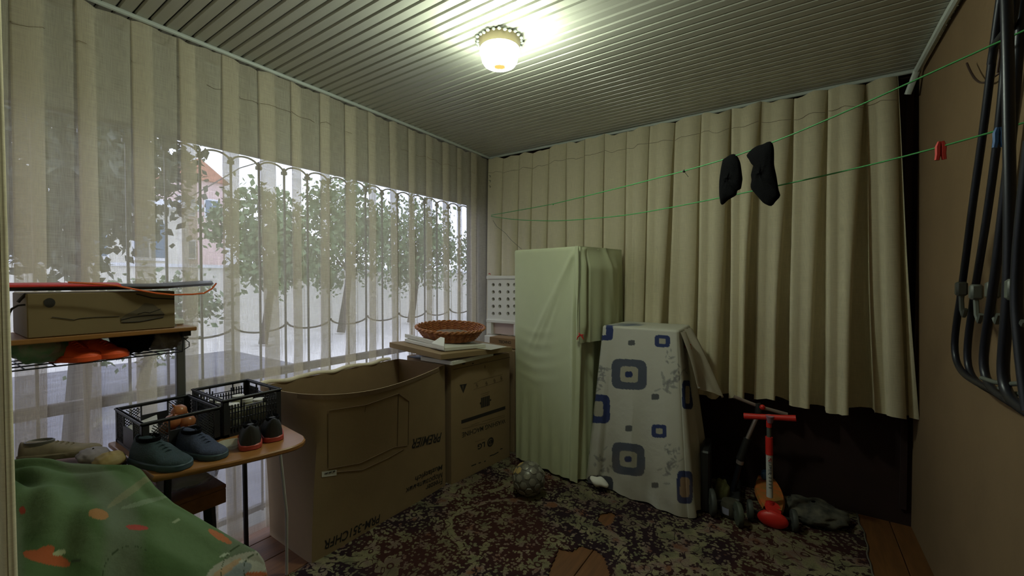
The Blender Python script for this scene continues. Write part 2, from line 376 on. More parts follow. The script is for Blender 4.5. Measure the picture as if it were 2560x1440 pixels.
def house(name, x, y0, y1, h, depth, m, label, wins, roof=None, gable=0):
    root = empty(name, (x-depth/2, (y0+y1)/2, -.35), label, 'building')
    mk('wall', MB().box((x-depth/2, (y0+y1)/2, h/2-.17), (depth, y1-y0, h+.35)), m, root)
    if gable:
        mb = MB(); xa, xb = x+.25, x-depth-.25
        mb.add([(xa, y0-.2, h), (xa, y1+.2, h), (xa, (y0+y1)/2, h+gable), (xb, y0-.2, h), (xb, y1+.2, h), (xb, (y0+y1)/2, h+gable)],
               [(0,1,2), (5,4,3), (0,2,5,3), (1,4,5,2), (0,3,4,1)])
        mk('roof', mb, M['roof'], root)
    else: mk('roof', MB().box((x-depth/2+.2, (y0+y1)/2, h+.12), (depth+1.0, y1-y0+.5, .24)), M['winframe'], root)
    for (wy, wz, ww, wh) in wins:
        fr = mk('window_frame', MB().box((x+.03, wy, wz), (.10, ww, wh)), M['winframe'], root)
        for s in (-1, 1): mk('pane', MB().box((x+.085, wy+s*ww*.24, wz), (.02, ww*.40, wh*.84)), M['winglass'], fr)
house('apartment_house', -17, -2.0, 6.4, 4.1, 7, M['bldg'], 'pale low house with windows behind the dark tree', [(5.2,2.9,1.0,1.5), (3.6,2.9,1.0,1.5), (2.0,2.9,1.0,1.5), (.2,2.9,1.0,1.5), (5.2,.9,1.0,1.3), (3.4,.9,1.0,1.3), (1.6,.9,1.0,1.3)])
house('pink_house', -23, 7.6, 10.0, 6.6, 6, M['bldgpink'], 'pinkish house with a pitched roof between the trees', [(8.3,5.2,.7,1.0), (9.4,5.2,.7,1.0), (8.3,3.0,.7,1.0)], gable=1.1)
mb = MB().tube([at(450, 508, 'X', -6), at(600, 420, 'X', -7.5), at(900, 330, 'X', -9)], .012, 6)
tag(mk('overhead_cable', mb, M['iron']), 'thin dark overhead cable crossing the sky outside the left curtain', 'cable')

# ================================================================ CURTAINS
def pleated(name, splits, end, zt_f, zb_f, to3, mat_, label, wfrac=.4, style='knife', amp=(.010,.05), rows=46, seed=0, lean=None):
    rs = np.random.RandomState(seed); S = list(splits)+[end]
    ts = np.concatenate([np.linspace(0, .04, 6), np.linspace(.05, 1, rows)])
    G = []
    J = [(rs.uniform(.8,1.25), rs.uniform(.6,1.35), rs.uniform(-1,1), rs.uniform(0,6.28), rs.uniform(0,1)) for _ in S]
    for t in ts:
        row = []; a = amp[0]+(amp[1]-amp[0])*(t**.7)
        for i in range(len(S)-1):
            s0, s1 = S[i], S[i+1]; p = s1-s0; jw, ja, jd, ph, jt = J[i]; jw2, ja2, jd2, ph2, jt2 = J[i+1]
            d0 = jd*.025*t+.006*math.sin(5*t+ph)*t; d1 = jd2*.025*t+.006*math.sin(5*t+ph2)*t
            wv = .004*math.sin(9*t+ph)*t
            if style == 'knife':
                ww = p*wfrac*jw; A = a*ja; g = .004+.042*t**.8*(.3+jt2)
                pts = [(s0+d0+ww, A*.9), (s0+d0+ww*.7, A*.35), (s0+d0+ww*.3, A*.25), (s0+d0-.002, A*.5), (s0+d0-.003, A*.72), (s0+d0+.004, A*.98), (s0+d0+ww*.5, A*1.05), (s0+d0+ww*.96, A*.92),
                       (s0+d0+ww*1.03, A*.5+wv), (s0+p*.62, A*.28+wv), (s0+p*.8+d1, A*.22+wv), (s1+d1-g, A*.35), (s1+d1-g*.5-.001, A*.1), (s1+d1+p*wfrac*jw2*.5, -.3*a)]
                pts = [(s0+d0+.5*ww, -.3*a+.001), (s0+d0+ww, 0), (s0+d0+ww*.98, A*.12)] + [(s0+d0+ww*.7, A*.35), (s0+d0+ww*.3, A*.42)] + pts[3:]
            else:
                rt = float(sm(1.0, 2.3, s0)); A = a*ja*(.8+.7*rt)
                f1 = .50+.1*jt; gap = .03+t**.8*(.14+.26*rt)*(.6+.8*jt)
                pts = [(s0+d0, A), (s0+d0+p*.10, A*1.02+wv), (s0+d0+p*.26, A*.90+wv), (s0+d0*.7+p*.34, A*.86), (s0+p*.44, A*1.05), (s0+p*f1+d0*.3, A*1.10), (s1+d1-p*gap*1.0, A*.98), (s1+d1-p*gap*.93, A*.75),
                       (s1+d1-p*gap*.88, A*.35), (s1+d1-p*gap*.8, A*.02), (s1+d1-p*gap*.4, -.002), (s1+d1-.002, .0), (s1+d1+.002, A*.35), (s1+d1-.001, A*.8)]
            row += pts
        row.append((S[-1], a*.5))
        r3 = []
        for (s, d) in row:
            zt, zb = zt_f(s, t), zb_f(s)
            z = zt+(zb-zt)*t
            q = to3(s, d, z, t)
            r3.append(q)
        G.append(r3)
    G = np.array(G)
    root = empty(name, (*G.mean((0, 1))[:2], G[..., 2].min()), label, 'curtain')
    o = mk('cloth', MB().grid(G), mat_, root, 'all')
    # stitched heading seam, sewn thread a little proud of the cloth
    k = 7; nc = G.shape[1]
    return root, G
def ztop_l(s, t=0): return 2.628+.007*math.sin(s*21)+.006*math.sin(s*57+1)
SL = [.06, .16, .26, .335, .438, .615, .791, .977, 1.154, 1.337, 1.521, 1.697, 1.88, 2.065, 2.247, 2.438, 2.624, 2.817, 3.006]
SL = [.10, .262, .438, .615, .791, .977, 1.154, 1.337, 1.521, 1.697, 1.88, 2.065, 2.247, 2.438, 2.624, 2.817, 3.006]
def zbot_l(s):
    return .03
def to3_l(s, d, z, t):
    flare = 0
    if s > 1.08 and z < 1.05: d = d*(1-.6*sm(1.05, .9, z))
    sag = .008*math.sin(z*4+s*3)*t
    x = .032+max(d, -.02)+sag*.5+flare
    y = s
    if s > 2.95: y = s-(s-2.95)*.10*math.sin(math.pi*t)
    return (x, min(y, 3.30), z)
cl, GL = pleated('sheer_curtain', SL, 3.28, ztop_l, zbot_l, to3_l, M['curtL'], 'long sheer cream pleated curtain on the left, daylight showing through', .40, 'knife', (.012, .042), seed=3)
SB = [.05, .23, .416, .563, .732, .9, 1.071, 1.246, 1.429, 1.609, 1.795, 1.972, 2.163, 2.341, 2.518, 2.692, 2.871]
def ztop_b(s, t=0): return 2.622+.008*math.sin(s*17)+.009*math.sin(s*41+1) - .02*math.exp(-((s-.5)/.25)**2)
def zbot_b(s): return .668+.014*math.sin(s*11+.8)+.008*math.sin(s*29)
def to3_b(s, d, z, t):
    x = s
    if s > 2.8: x = s+(s-2.8)*.32*t
    return (max(x, .055 if s < .2 else 0), 3.255-d*(1 if s > 1.2 else .45+.55*max(0, (s-.2))), z)
cb, GB = pleated('linen_curtain', SB, 3.01, ztop_b, zbot_b, to3_b, M['curtB'], 'cream linen pleated curtain across the back wall, ending above the floor', .4, 'wave', (.010, .095), seed=5)
# heading seams
for root, G, off in ((cl, GL, (1, 0)), (cb, GB, (0, -1))):
    P = G[7]; mb = MB(); pts = [p+np.array([off[0]*.0025, off[1]*.0025, .004*math.sin(i*1.3)]) for i, p in enumerate(P)]
    # one seam run per pleat, only along the front faces
    run = []; V = []
    for i in range(0, len(pts)-14, 14):
        seg = pts[i+5:i+13] if root is cl else pts[i:i+7]
        mb.tube(seg, .0011, 4)
    lab(mk('heading_seam', mb, M['seam'], root), 'brown stitched seam line')
hb = [[(.075+.02*math.cos(a_)+.006*math.sin(y_*41), y_, .868+.012*math.sin(a_)+.006*math.sin(y_*23)) for a_ in np.linspace(0, 2*math.pi, 13)[:-1]] for y_ in np.linspace(1.13, 2.02, 60)]
mk('bunched_hem', MB().grid(hb, True), M['curtB'], cl, 'all')
# front doorway curtain, seen almost edge on at the left border
def to3_f(s, d, z, t): return (s+.03+.12*t*(s/1.27), .115-d*.5, z)
cfr, GF = pleated('doorway_curtain', [.12, .30, .48, .66, .84, 1.02, 1.16], 1.27, lambda s, t=0: 2.60, lambda s: .04, to3_f, M['curtB'], 'near edge of a beige curtain at the far left border', .4, 'wave', (.012, .05), rows=30, seed=8)

# ================================================================ LAMP
LX, LY = 1.30, 1.715
lp = empty('ceiling_lamp', (LX, LY, ZC-.135), 'round glass bowl ceiling lamp, switched on', 'lamp')
mk('base', MB().lathe([(.105, 0), (.108, -.004), (.104, -.012), (.098, -.042), (.099, -.048)], (LX, LY, ZC), 40), M['brass'], lp, True)
mb = MB(); nrim = 26
for k in range(nrim):
    a = 2*math.pi*k/nrim; rr = .112+.004*math.sin(k*2.3)
    mb.ball((LX+rr*math.cos(a), LY+rr*math.sin(a), ZC-.008-.003*math.sin(k*1.7)), .0095, 1, 1, .7, 8, 5)
lab(mk('beaded_rim', mb, M['trim'], lp, True), 'white scalloped bead rim')
em = bpy.data.materials.new('lit_glass'); em.use_nodes = True; t = em.node_tree; t.nodes.clear()
o_ = t.nodes.new('ShaderNodeOutputMaterial'); e_ = t.nodes.new('ShaderNodeEmission'); e_.inputs[0].default_value = (.89, 1.0, .78, 1); e_.inputs[1].default_value = LAMP_POWER*1.75
t.links.new(e_.outputs[0], o_.inputs[0])
em_low = em.copy(); em_low.name = 'lit_glass_bottom'; em_low.node_tree.nodes['Emission'].inputs[1].default_value = LAMP_POWER*.15
g = mk('glass_bowl', MB().lathe([(.098, -.046), (.101, -.056), (.100, -.066), (.094, -.072), (.093, -.082), (.088, -.104), (.079, -.119), (.062, -.128), (.03, -.131), (.003, -.1312)], (LX, LY, ZC), 40, cap0=False), em, lp, True)
# glow shaped per face to steer the light: strong to the corner, dimmed elsewhere
em_far = em.copy(); em_far.name = 'lit_glass_dimmed_side'; em_far.node_tree.nodes['Emission'].inputs[1].default_value = LAMP_POWER*.14
em_mid = em.copy(); em_mid.name = 'lit_glass_between'; em_mid.node_tree.nodes['Emission'].inputs[1].default_value = LAMP_POWER*.5
for m_ in (em_low, em_far, em_mid): g.data.materials.append(m_)
for p_ in g.data.polygons:
    n_ = p_.normal; dt = -.6*n_.x+.8*n_.y
    if abs(n_.z) > .75 or p_.center.z > .056: p_.material_index = 1
    elif dt < -.2: p_.material_index = 2
    elif dt < .4: p_.material_index = 3
em2 = bpy.data.materials.new('gold_etching'); em2.use_nodes = True; t = em2.node_tree; t.nodes.clear()
o_ = t.nodes.new('ShaderNodeOutputMaterial'); e_ = t.nodes.new('ShaderNodeEmission'); e_.inputs[0].default_value = (1.0, .62, .16, 1); e_.inputs[1].default_value = .95
t.links.new(e_.outputs[0], o_.inputs[0])
mb = MB()
for k in range(18):
    a = 2*math.pi*k/18; mb.tube([(LX+r_*math.cos(a), LY+r_*math.sin(a), ZC-z_) for r_, z_ in ((.006, .1330), (.026, .1328), (.050, .1318))], [.0045, .0022, .0008], 5)
mb.ball((LX, LY, ZC-.1325), .016, 1, 1, .2)
lab(mk('etched_flower', mb, em2, g), 'gold star ornament under the glass')

# ================================================================ CARPET
def carpet_mat():
    """woven floral print: every cell of a cell texture carries one turned floret, leaf or rosette"""
    m = bpy.data.materials.new('floral_carpet'); m.use_nodes = True; t = m.node_tree; N = t.nodes; L = t.links; b = N['Principled BSDF']
    b.inputs['Roughness'].default_value = .95; b.inputs['Specular IOR Level'].default_value = .1
    g = N.new('ShaderNodeNewGeometry')
    def put(sock, q):
        if isinstance(q, (int, float)): sock.default_value = q
        else: L.new(q, sock)
    def mt(op, a, b_=0.0):
        r = N.new('ShaderNodeMath'); r.operation = op; put(r.inputs[0], a); put(r.inputs[1], b_); return r.outputs[0]
    def noise(scale, det=2, dist=0, vec=None):
        n = N.new('ShaderNodeTexNoise'); n.inputs['Scale'].default_value = scale; n.inputs['Detail'].default_value = det; n.inputs['Distortion'].default_value = dist
        L.new(vec or g.outputs['Position'], n.inputs['Vector']); return n
    def rng(src, a, b_, lo=0, hi=1):
        r = N.new('ShaderNodeMapRange'); r.inputs[1].default_value = a; r.inputs[2].default_value = b_; r.inputs[3].default_value = lo; r.inputs[4].default_value = hi; L.new(src, r.inputs[0]); return r.outputs[0]
    def vm(op, a, b_=None, sc=None):
        r = N.new('ShaderNodeVectorMath'); r.operation = op; L.new(a, r.inputs[0])
        if b_ is not None:
            if isinstance(b_, tuple): r.inputs[1].default_value = b_
            else: L.new(b_, r.inputs[1])
        if sc is not None: r.inputs['Scale'].default_value = sc
        return r
    flat = vm('MULTIPLY', g.outputs['Position'], (1, 1, 0)).outputs[0]
    w1 = vm('SCALE', noise(14, 1, 0, flat).outputs['Color'], sc=.035).outputs[0]
    P = vm('MULTIPLY', vm('ADD', flat, w1).outputs[0], (1, 1, 0)).outputs[0]
    def motif(scale, Rm, k, inner, keep, off):
        Q = vm('ADD', P, (off, off*1.7, 0)).outputs[0]
        v = N.new('ShaderNodeTexVoronoi'); v.voronoi_dimensions = '2D'; v.inputs['Scale'].default_value = scale; v.inputs['Randomness'].default_value = .85; L.new(Q, v.inputs['Vector'])
        d = vm('SUBTRACT', Q, v.outputs['Position']).outputs[0]; sp = N.new('ShaderNodeSeparateXYZ'); L.new(d, sp.inputs[0])
        cs = N.new('ShaderNodeSeparateColor'); L.new(v.outputs['Color'], cs.inputs[0])
        r_ = mt('SQRT', mt('ADD', mt('MULTIPLY', sp.outputs[0], sp.outputs[0]), mt('MULTIPLY', sp.outputs[1], sp.outputs[1])))
        th = mt('ADD', mt('ARCTAN2', sp.outputs[1], sp.outputs[0]), mt('MULTIPLY', cs.outputs[0], 6.283))
        th = mt('ADD', th, mt('MULTIPLY', r_, 14.0/Rm*.05))
        pet = mt('ADD', inner, mt('MULTIPLY', mt('ABSOLUTE', mt('COSINE', mt('MULTIPLY', th, k))), 1-inner))
        rad = mt('MULTIPLY', pet, mt('MULTIPLY', mt('ADD', .65, mt('MULTIPLY', cs.outputs[2], .5)), Rm))
        msk = rng(mt('SUBTRACT', rad, r_), -.0008, .0008)
        on = mt('GREATER_THAN', cs.outputs[1], 1-keep)
        return mt('MULTIPLY', msk, on), r_, on
    big, rb, onb = motif(4.6, .080, 3.5, .42, .45, .3)
    med, rm_, onm = motif(12, .033, 2.5, .30, .45, 1.1)
    sml, rsm, ons = motif(29, .0150, 1.0, .16, .62, 2.3)
    bnd, rbn, onn = motif(20, .021, 1.5, .22, .55, 5.1)
    tin, rt_, ont = motif(40, .0085, 2.0, .30, .5, 3.9)
    band = rng(mt('ABSOLUTE', mt('SUBTRACT', noise(1.9, 1.5, .8, P).outputs[0], .5)), .047, .041)
    vein = rng(mt('ABSOLUTE', mt('SUBTRACT', noise(9, 1, 1.2, P).outputs[0], .5)), .010, .018)
    ringb = mt('MULTIPLY', onb, rng(rb, .022, .018)); corb = mt('MULTIPLY', onb, rng(rb, .012, .009))
    # cream print: bands with dark leaves in them; florets, leaves and rosettes on the dark ground
    on_band = mt('MULTIPLY', mt('MULTIPLY', band, mt('SUBTRACT', 1.0, mt('MULTIPLY', bnd, .95))), vein)
    ground = mt('MULTIPLY', mt('SUBTRACT', 1.0, band), mt('MAXIMUM', mt('MULTIPLY', sml, .95), mt('MAXIMUM', mt('MULTIPLY', med, .8), mt('MULTIPLY', tin, .8))))
    mask = mt('MAXIMUM', on_band, ground)
    mask = mt('MULTIPLY', mt('MAXIMUM', mask, mt('MULTIPLY', big, vein)), mt('SUBTRACT', 1.0, mt('SUBTRACT', ringb, corb)))
    mask = mt('MULTIPLY', mask, rng(noise(150, 2).outputs[0], .25, .6, .6, 1)); mask = mt('MULTIPLY', mask, rng(noise(2.6, 3).outputs[0], .3, .6, .55, 1))
    dark = N.new('ShaderNodeValToRGB'); L.new(noise(1.5, 1, .5).outputs[0], dark.inputs[0])
    dark.color_ramp.elements[0].position = .42; dark.color_ramp.elements[0].color = (.022, .012, .016, 1)
    dark.color_ramp.elements[1].position = .56; dark.color_ramp.elements[1].color = (.044, .016, .014, 1)
    lite = N.new('ShaderNodeValToRGB'); L.new(noise(10, 2).outputs[0], lite.inputs[0])
    lite.color_ramp.elements[0].position = .40; lite.color_ramp.elements[0].color = (.21, .155, .125, 1)
    lite.color_ramp.elements[1].position = .52; lite.color_ramp.elements[1].color = (.24, .215, .12, 1)
    e = lite.color_ramp.elements.new(.66); e.color = (.16, .155, .09, 1); e = lite.color_ramp.elements.new(.29); e.color = (.19, .085, .045, 1)
    mixn = N.new('ShaderNodeMix'); mixn.data_type = 'RGBA'; L.new(mask, mixn.inputs[0]); L.new(dark.outputs[0], mixn.inputs[6]); L.new(lite.outputs[0], mixn.inputs[7])
    L.new(mixn.outputs[2], b.inputs['Base Color'])
    bp = N.new('ShaderNodeBump'); bp.inputs['Strength'].default_value = .5; bp.inputs['Distance'].default_value = .006
    L.new(noise(300, 2).outputs[0], bp.inputs['Height']); L.new(bp.outputs[0], b.inputs['Normal'])
    return m
M['carpet'] = carpet_mat()
def inpoly(x, y, poly):
    c = False; n = len(poly)
    for i in range(n):
        x1, y1 = poly[i]; x2, y2 = poly[(i+1) % n]
        if (y1 > y) != (y2 > y) and x < (x2-x1)*(y-y1)/(y2-y1)+x1: c = not c
    return c
hole1 = [at(x, y, 'Z', 0)[:2] for x, y in ((1362,1500),(1372,1432),(1385,1402),(1396,1374),(1430,1380),(1452,1366),(1490,1378),(1512,1396),(1524,1432),(1520,1500))]
hole2 = [at(x, y, 'Z', 0)[:2] for x, y in ((1492,1300),(1500,1288),(1528,1282),(1540,1290),(1532,1312),(1512,1320))]
NX, NY = 260, 300; cx0, cx1, cy0, cy1 = .50, 2.87, .62, 3.315
xs = np.linspace(cx0, cx1, NX); ysg = np.linspace(cy0, cy1, NY)
mb = MB(); idx = {}
wav = lambda a: .006*math.sin(a*13)+.004*math.sin(a*37)
for i, x in enumerate(xs):
    for j, y in enumerate(ysg):
        mb.v.append((x+wav(y)*(1 if i in (0, NX-1) else 0), y, .007+.0025*math.sin(x*9+y*4)*math.sin(y*7)))
for i in range(NX-1):
    for j in range(NY-1):
        xc, yc = (xs[i]+xs[i+1])/2, (ysg[j]+ysg[j+1])/2
        if abs(xc-1.6) < .3 and yc < 2.6 and (inpoly(xc, yc, hole1) or inpoly(xc, yc, hole2)): continue
        mb.f.append((i*NY+j, (i+1)*NY+j, (i+1)*NY+j+1, i*NY+j+1))
cp = mk('carpet', mb, M['carpet'], None, 'all', loc=(1.7, 2.0, 0)); tag(cp, 'worn maroon and cream floral carpet with torn holes', 'carpet')
md = cp.modifiers.new('thickness', 'SOLIDIFY'); md.thickness = .006; md.offset = -1
mbb = MB().tube([(cx1+.001+wav(y), y, .006) for y in np.linspace(cy0, cy1, 60)], .004, 6); mk('bound_edge', mbb, M['balldark'], cp)

# ================================================================ TEXT
def text_mesh(body, parent, mat_, fn, height=1.0, align='CENTER', italic=0, name='printed_text', bold=0, width=None):
    """fn(u, v) maps text plane metres to world"""
    cu_ = bpy.data.curves.new('lettering', 'FONT'); cu_.body = body; cu_.size = 1; cu_.align_x = align; cu_.align_y = 'CENTER'; cu_.shear = italic; cu_.offset = bold
    o = bpy.data.objects.new('lettering', cu_); coll.objects.link(o)
    dg = bpy.context.evaluated_depsgraph_get(); dg.update()
    me = bpy.data.meshes.new_from_object(o.evaluated_get(dg)); V = np.array([v.co[:] for v in me.vertices]); Fc = [tuple(p.vertices) for p in me.polygons]
    bpy.data.objects.remove(o); bpy.data.meshes.remove(me)
    if not len(V): return None
    V -= (V.max(0)+V.min(0))/2
    ext = V.max(0)-V.min(0); sy = height/ext[1]; sx = sy if width is None else width/ext[0]
    mb = MB(); mb.v = [tuple(fn(p[0]*sx, p[1]*sy)) for p in V]; mb.f = Fc
    return mk(name, mb, mat_, parent)

# ================================================================ BIG OPEN CARTON (left)
topo = [(.08,1.128), (.256,1.131), (.406,1.156), (.53,1.209), (.628,1.303), (.683,1.435), (.673,1.607), (.645,1.74), (.615,1.85), (.57,2.0), (.525,2.133), (.30,2.12), (.08,2.10)]
boto = [(.08,1.17), (.24,1.167), (.40,1.165), (.515,1.165), (.522,1.30), (.522,1.435), (.522,1.607), (.521,1.74), (.520,1.85), (.519,2.0), (.517,2.145), (.30,2.14), (.08,2.13)]
def resample(poly, n):
    P = np.array(poly+[poly[0]]); seg = len(P)-1; o = []
    for i in range(seg):
        k = n
        for j in range(k): o.append(P[i]*(1-j/k)+P[i+1]*j/k)
    return np.array(o)
def smooth_loop(P, it=2):
    for _ in range(it): P = P*.5+(np.roll(P, 1, 0)+np.roll(P, -1, 0))*.25
    return P
# arc tests keep the sharp corners at the back
TT = resample(topo, 5); BB = resample(boto, 5); TTs = smooth_loop(TT, 6); TTs[55:] = TT[55:]; TTs[:3] = TT[:3]; TTs[49:56] = TT[49:56]
H1 = .86; bow = lambda t: t**1.6
levels = np.linspace(0, 1, 16)
def shrink(P, d):
    c = P.mean(0); o = []
    n = len(P)
    for i in range(n):
        tvec = P[(i+1) % n]-P[i-1]; nrm = np.array([tvec[1], -tvec[0]]); nrm /= np.linalg.norm(nrm)+1e-9
        if nrm@(P[i]-c) < 0: nrm = -nrm
        o.append(P[i]-nrm*d)
    return np.array(o)
def loop(t): return BB*(1-bow(t))+TTs*bow(t)
bx1 = empty('cardboard_box', (.35, 1.65, 0), 'large open-topped cardboard freezer carton with bowed front, upside-down printing', 'box')
G = [[(*p, H1*t) for p in loop(t)] for t in levels]
mk('outer_wall', MB().grid(G, True), M['card'], bx1, True)
G = [[(*p, H1*t) for p in shrink(loop(t), .007)] for t in levels[::-1]]
mk('inner_wall', MB().grid(G, True), M['cardin'], bx1, True)
a, b_ = loop(1), shrink(loop(1), .007)
mk('rim', MB().grid([[(*p, H1) for p in a], [(*p, H1+.001) for p in (a+b_)/2], [(*p, H1) for p in b_]], True), M['cardedge'], bx1)
pb = shrink(loop(0), .004); mb = MB(); mb.add([(*p, .012) for p in pb], [tuple(range(len(pb)))]); mk('bottom', mb, M['cardin'], bx1)
band = [[(*(loop(t)[i]+np.array([.002, -.001])), H1*t) for i in range(10, 50)] for t in (1, .972)]
mb = MB().grid(band); lab(mk('folded_edge', mb, mat('crease', (.20,.13,.07), .9), bx1), 'darker crushed fold under the rim')
fy = np.array([p[1] for p in loop(0)[15:51]])
def boxfront(Y, z):
    t = max(0, min(1, z/H1)); L_ = loop(t)[15:51]; return np.interp(Y, L_[:, 1], L_[:, 0])
def px_on_box(x, y):
    X = .53
    for _ in range(12):
        p = at(x, y, 'X', X); X = .5*X+.5*boxfront(p[1], p[2])
    return at(x, y, 'X', X)
def box_text(body, c, v_end, height, italic=0, m='ink', bold=.0):
    """upside down lettering; v_end: pixel where the text starts (its first letter) and ends"""
    p0, p1 = px_on_box(*c), px_on_box(*v_end)           # first letter (right in the photo), last letter (left)
    wdt = abs(p0[1]-p1[1]); yc = (p0[1]+p1[1])/2; zc = (p0[2]+p1[2])/2; sl = (p1[2]-p0[2])/wdt
    def fn(u, v):
        Y = yc-u; z = zc-v+sl*u; return (boxfront(Y, z)+.0012, Y, z)
    text_mesh(body, bx1, M[m], fn, height, italic=italic, width=wdt, bold=bold)
box_text('PREMIER', (1104,1092), (1030,1110), .062, .35, bold=.02)
box_text('Muzlatgich', (1106,1165), (1038,1196), .046, .1, bold=.012)
box_text('Морозильник', (1106,1185), (1014,1226), .046, .1, bold=.012)
box_text('Freezer', (1106,1202), (1064,1221), .040, .1, bold=.012)
box_text('PRM-351CHFR', (950,1295), (811,1363), .05, .2, bold=.015)
def box_line(pts, wpx=.0016, m='inkfaint'):
    P = []
    for (xa, ya), (xb, yb) in zip(pts[:-1], pts[1:]):
        for k in range(8): P.append(px_on_box(xa+(xb-xa)*k/8, ya+(yb-ya)*k/8))
    P.append(px_on_box(*pts[-1])); P = [p+np.array([.001, 0, 0]) for p in P]
    return MB().tube(P, wpx, 4)
mb = MB()
for pts in ([(824,1026),(915,1012),(996,984),(1022,1003),(1020,1112)], [(996,984),(993,1116)], [(820,1170),(820,1034)], [(915,1012),(912,1030)], [(822,1172),(900,1158),(985,1118),(1018,1114)], [(842,1180),(905,1175),(970,1145),(1010,1122)]):
    q = box_line(pts); mb.add(q.v, q.f)
lab(mk('printed_outline', mb, M['inkfaint'], bx1), 'faint printed outline of an opened freezer')
q = [px_on_box(x, y)+np.array([.002, 0, 0]) for x, y in ((804,1179),(841,1174),(841,1188),(804,1193))]
lbl = lab(mk('paper_label', MB().add(q, [(0,1,2,3)]), M['paper'], bx1), 'small white paper label')
p0, p1 = px_on_box(809, 1184), px_on_box(837, 1181)
text_mesh('ИНДЕЗИТ', lbl, M['ink'], lambda u, v: (boxfront((p0[1]+p1[1])/2+u, p0[2])+.003, (p0[1]+p1[1])/2+u, (p0[2]+p1[2])/2+v), .009, width=abs(p1[1]-p0[1])) if False else None
mb = MB()
for k in range(9):
    yy = p0[1]+(p1[1]-p0[1])*k/9; mb.box((boxfront(yy, p0[2])+.003, yy+.004, p0[2]-.002), (.0008, .005 if k % 3 else .002, .007))
mk('label_print', mb, M['ink'], lbl)

# ================================================================ WASHING MACHINE CARTON
P0, P1 = (.547, 2.172), (.617, 2.795); H2 = .862
bx2 = empty('washing_machine_box', (.32, 2.5, 0), 'closed cardboard washing machine carton printed upside down, in the corner', 'box')
poly = [P0, P1, (.07, 2.86), (.04, 2.225)]
mk('carton', MB().prism(poly, .003, H2, .005), M['card'], bx2)
fd = np.array([P1[0]-P0[0], P1[1]-P0[1], 0]); fl_ = np.linalg.norm(fd); fd /= fl_; fnm = np.array([fd[1], -fd[0], 0])
def on2(x, y, off=.0012): return atp(x, y, P0, P1)+fnm*off
def t2(body, a, b, h, m='ink', bold=.01, italic=0, flip=True, width=True):
    p, q = on2(*a), on2(*b); c = (p+q)/2; wv = np.linalg.norm((q-p)[:2]); sl = (q[2]-p[2])/wv
    s = -1 if flip else 1
    fn = lambda u, v: c+fd*(s*u)+np.array([0, 0, s*v+(sl*u if flip else -sl*u)*1])
    return text_mesh(body, bx2, M[m], fn, h, bold=bold, italic=italic, width=wv if width else None)
t2('WASHING MACHINE', (1263,1052), (1155,1088), .036)
t2('LG', (1212,1110), (1194,1118), .042, bold=.03)
# bars and lines
def bar2(a, b, th, m='ink', nm='printed_bar'):
    p, q = on2(*a), on2(*b); z = np.array([0, 0, th/2]); return mk(nm, MB().add([p-z, q-z, q+z, p+z], [(0,1,2,3)]), M[m], bx2)
bar2((1153,1055), (1263,1019), .026); bar2((1133,924), (1275,893), .003)
for a, b in (((1156,1072),(1222,1056)), ((1222,1055),(1263,1041)), ((1205,1054),(1263,1037)), ((1185,959),(1204,949)), ((1184,974),(1258,951)), ((1205,949),(1256,936)), ((1212,1097),(1187,1105)), ((1224,979),(1202,986)), ((1222,984),(1203,991)), ((1220,902),(1198,908)), ((1198,1056),(1178,1063))): bar2(a, b, .0028, 'inkfaint')
for a, b in (((1155,910),(1163,909)), ((1180,909),(1184,908)), ((1178,1165),(1190,1160)), ((1196,1158),(1202,1156)), ((1210,1154),(1214,1152)), ((1224,1140),(1232,1137)), ((1232,1138),(1246,1130)), ((1250,1123),(1256,1121))): bar2(a, b, .008)
# barcode
c = on2(1213, 1004, .0016)
mb = MB()
for k in range(15):
    wd = (.0018, .0038, .0026)[k % 3]; cc = c+fd*((k-7)*.0065); mb.add([cc-fd*wd-[0,0,.038], cc+fd*wd-[0,0,.038], cc+fd*wd+[0,0,.038], cc-fd*wd+[0,0,.038]], [(0,1,2,3)])
lab(mk('barcode', mb, M['ink'], bx2), 'dark printed block with fine lines')
def disc2(x, y, r_, nm='printed_dot', m='ink'):
    c = on2(x, y, .0014); V = [c+fd*r_*math.cos(a)+np.array([0,0,r_*math.sin(a)]) for a in np.linspace(0, 6.28, 25)[:-1]]
    return mk(nm, MB().add(V, [tuple(range(24))]), M[m], bx2)
disc2(1201, 1008, .008); disc2(1226, 1000, .008); lg = lab(disc2(1226, 1105, .036, 'round_logo'), 'dark round face-like logo disc')
cc = on2(1226, 1105, .0022); mb = MB()
mb.tube([cc+fd*.022*math.cos(a)+np.array([0,0,.022*math.sin(a)]) for a in np.linspace(0.5, 5.6, 20)], .0018, 4); mb.tube([cc+[0,0,.012], cc+[0,0,-.012], cc-fd*.010+[0,0,-.012]], .0018, 4)
mk('logo_line', mb, M['card'], lg)
# warning triangle (point down) and handling pictograms
a = on2(1149, 962); b = on2(1167, 959); c = on2(1158, 983); mk('warning_triangle', MB().add([a, b, c], [(0,2,1)]), M['ink'], bx2)
a = on2(1157, 966, .002); mk('triangle_mark', MB().add([a-fd*.003+[0,0,.008], a+fd*.003+[0,0,.008], a+[0,0,-.03]], [(0,2,1)]), M['card'], bx2)
for x, y in ((1192,964),(1216,959),(1236,952),(1253,946)):
    c = on2(x, y, .0014); mb = MB()
    for (u, v, a_, b2) in ((0,0,.012,.003),(-.006,.008,.003,.009),(.006,-.006,.004,.008),(.001,-.012,.009,.002),(0,.012,.006,.003)):
        q = c+fd*u+np.array([0,0,v]); mb.add([q-fd*a_-[0,0,b2], q+fd*a_-[0,0,b2], q+fd*a_+[0,0,b2], q-fd*a_+[0,0,b2]], [(0,1,2,3)])
    mk('pictogram', mb, M['inkfaint'], bx2)
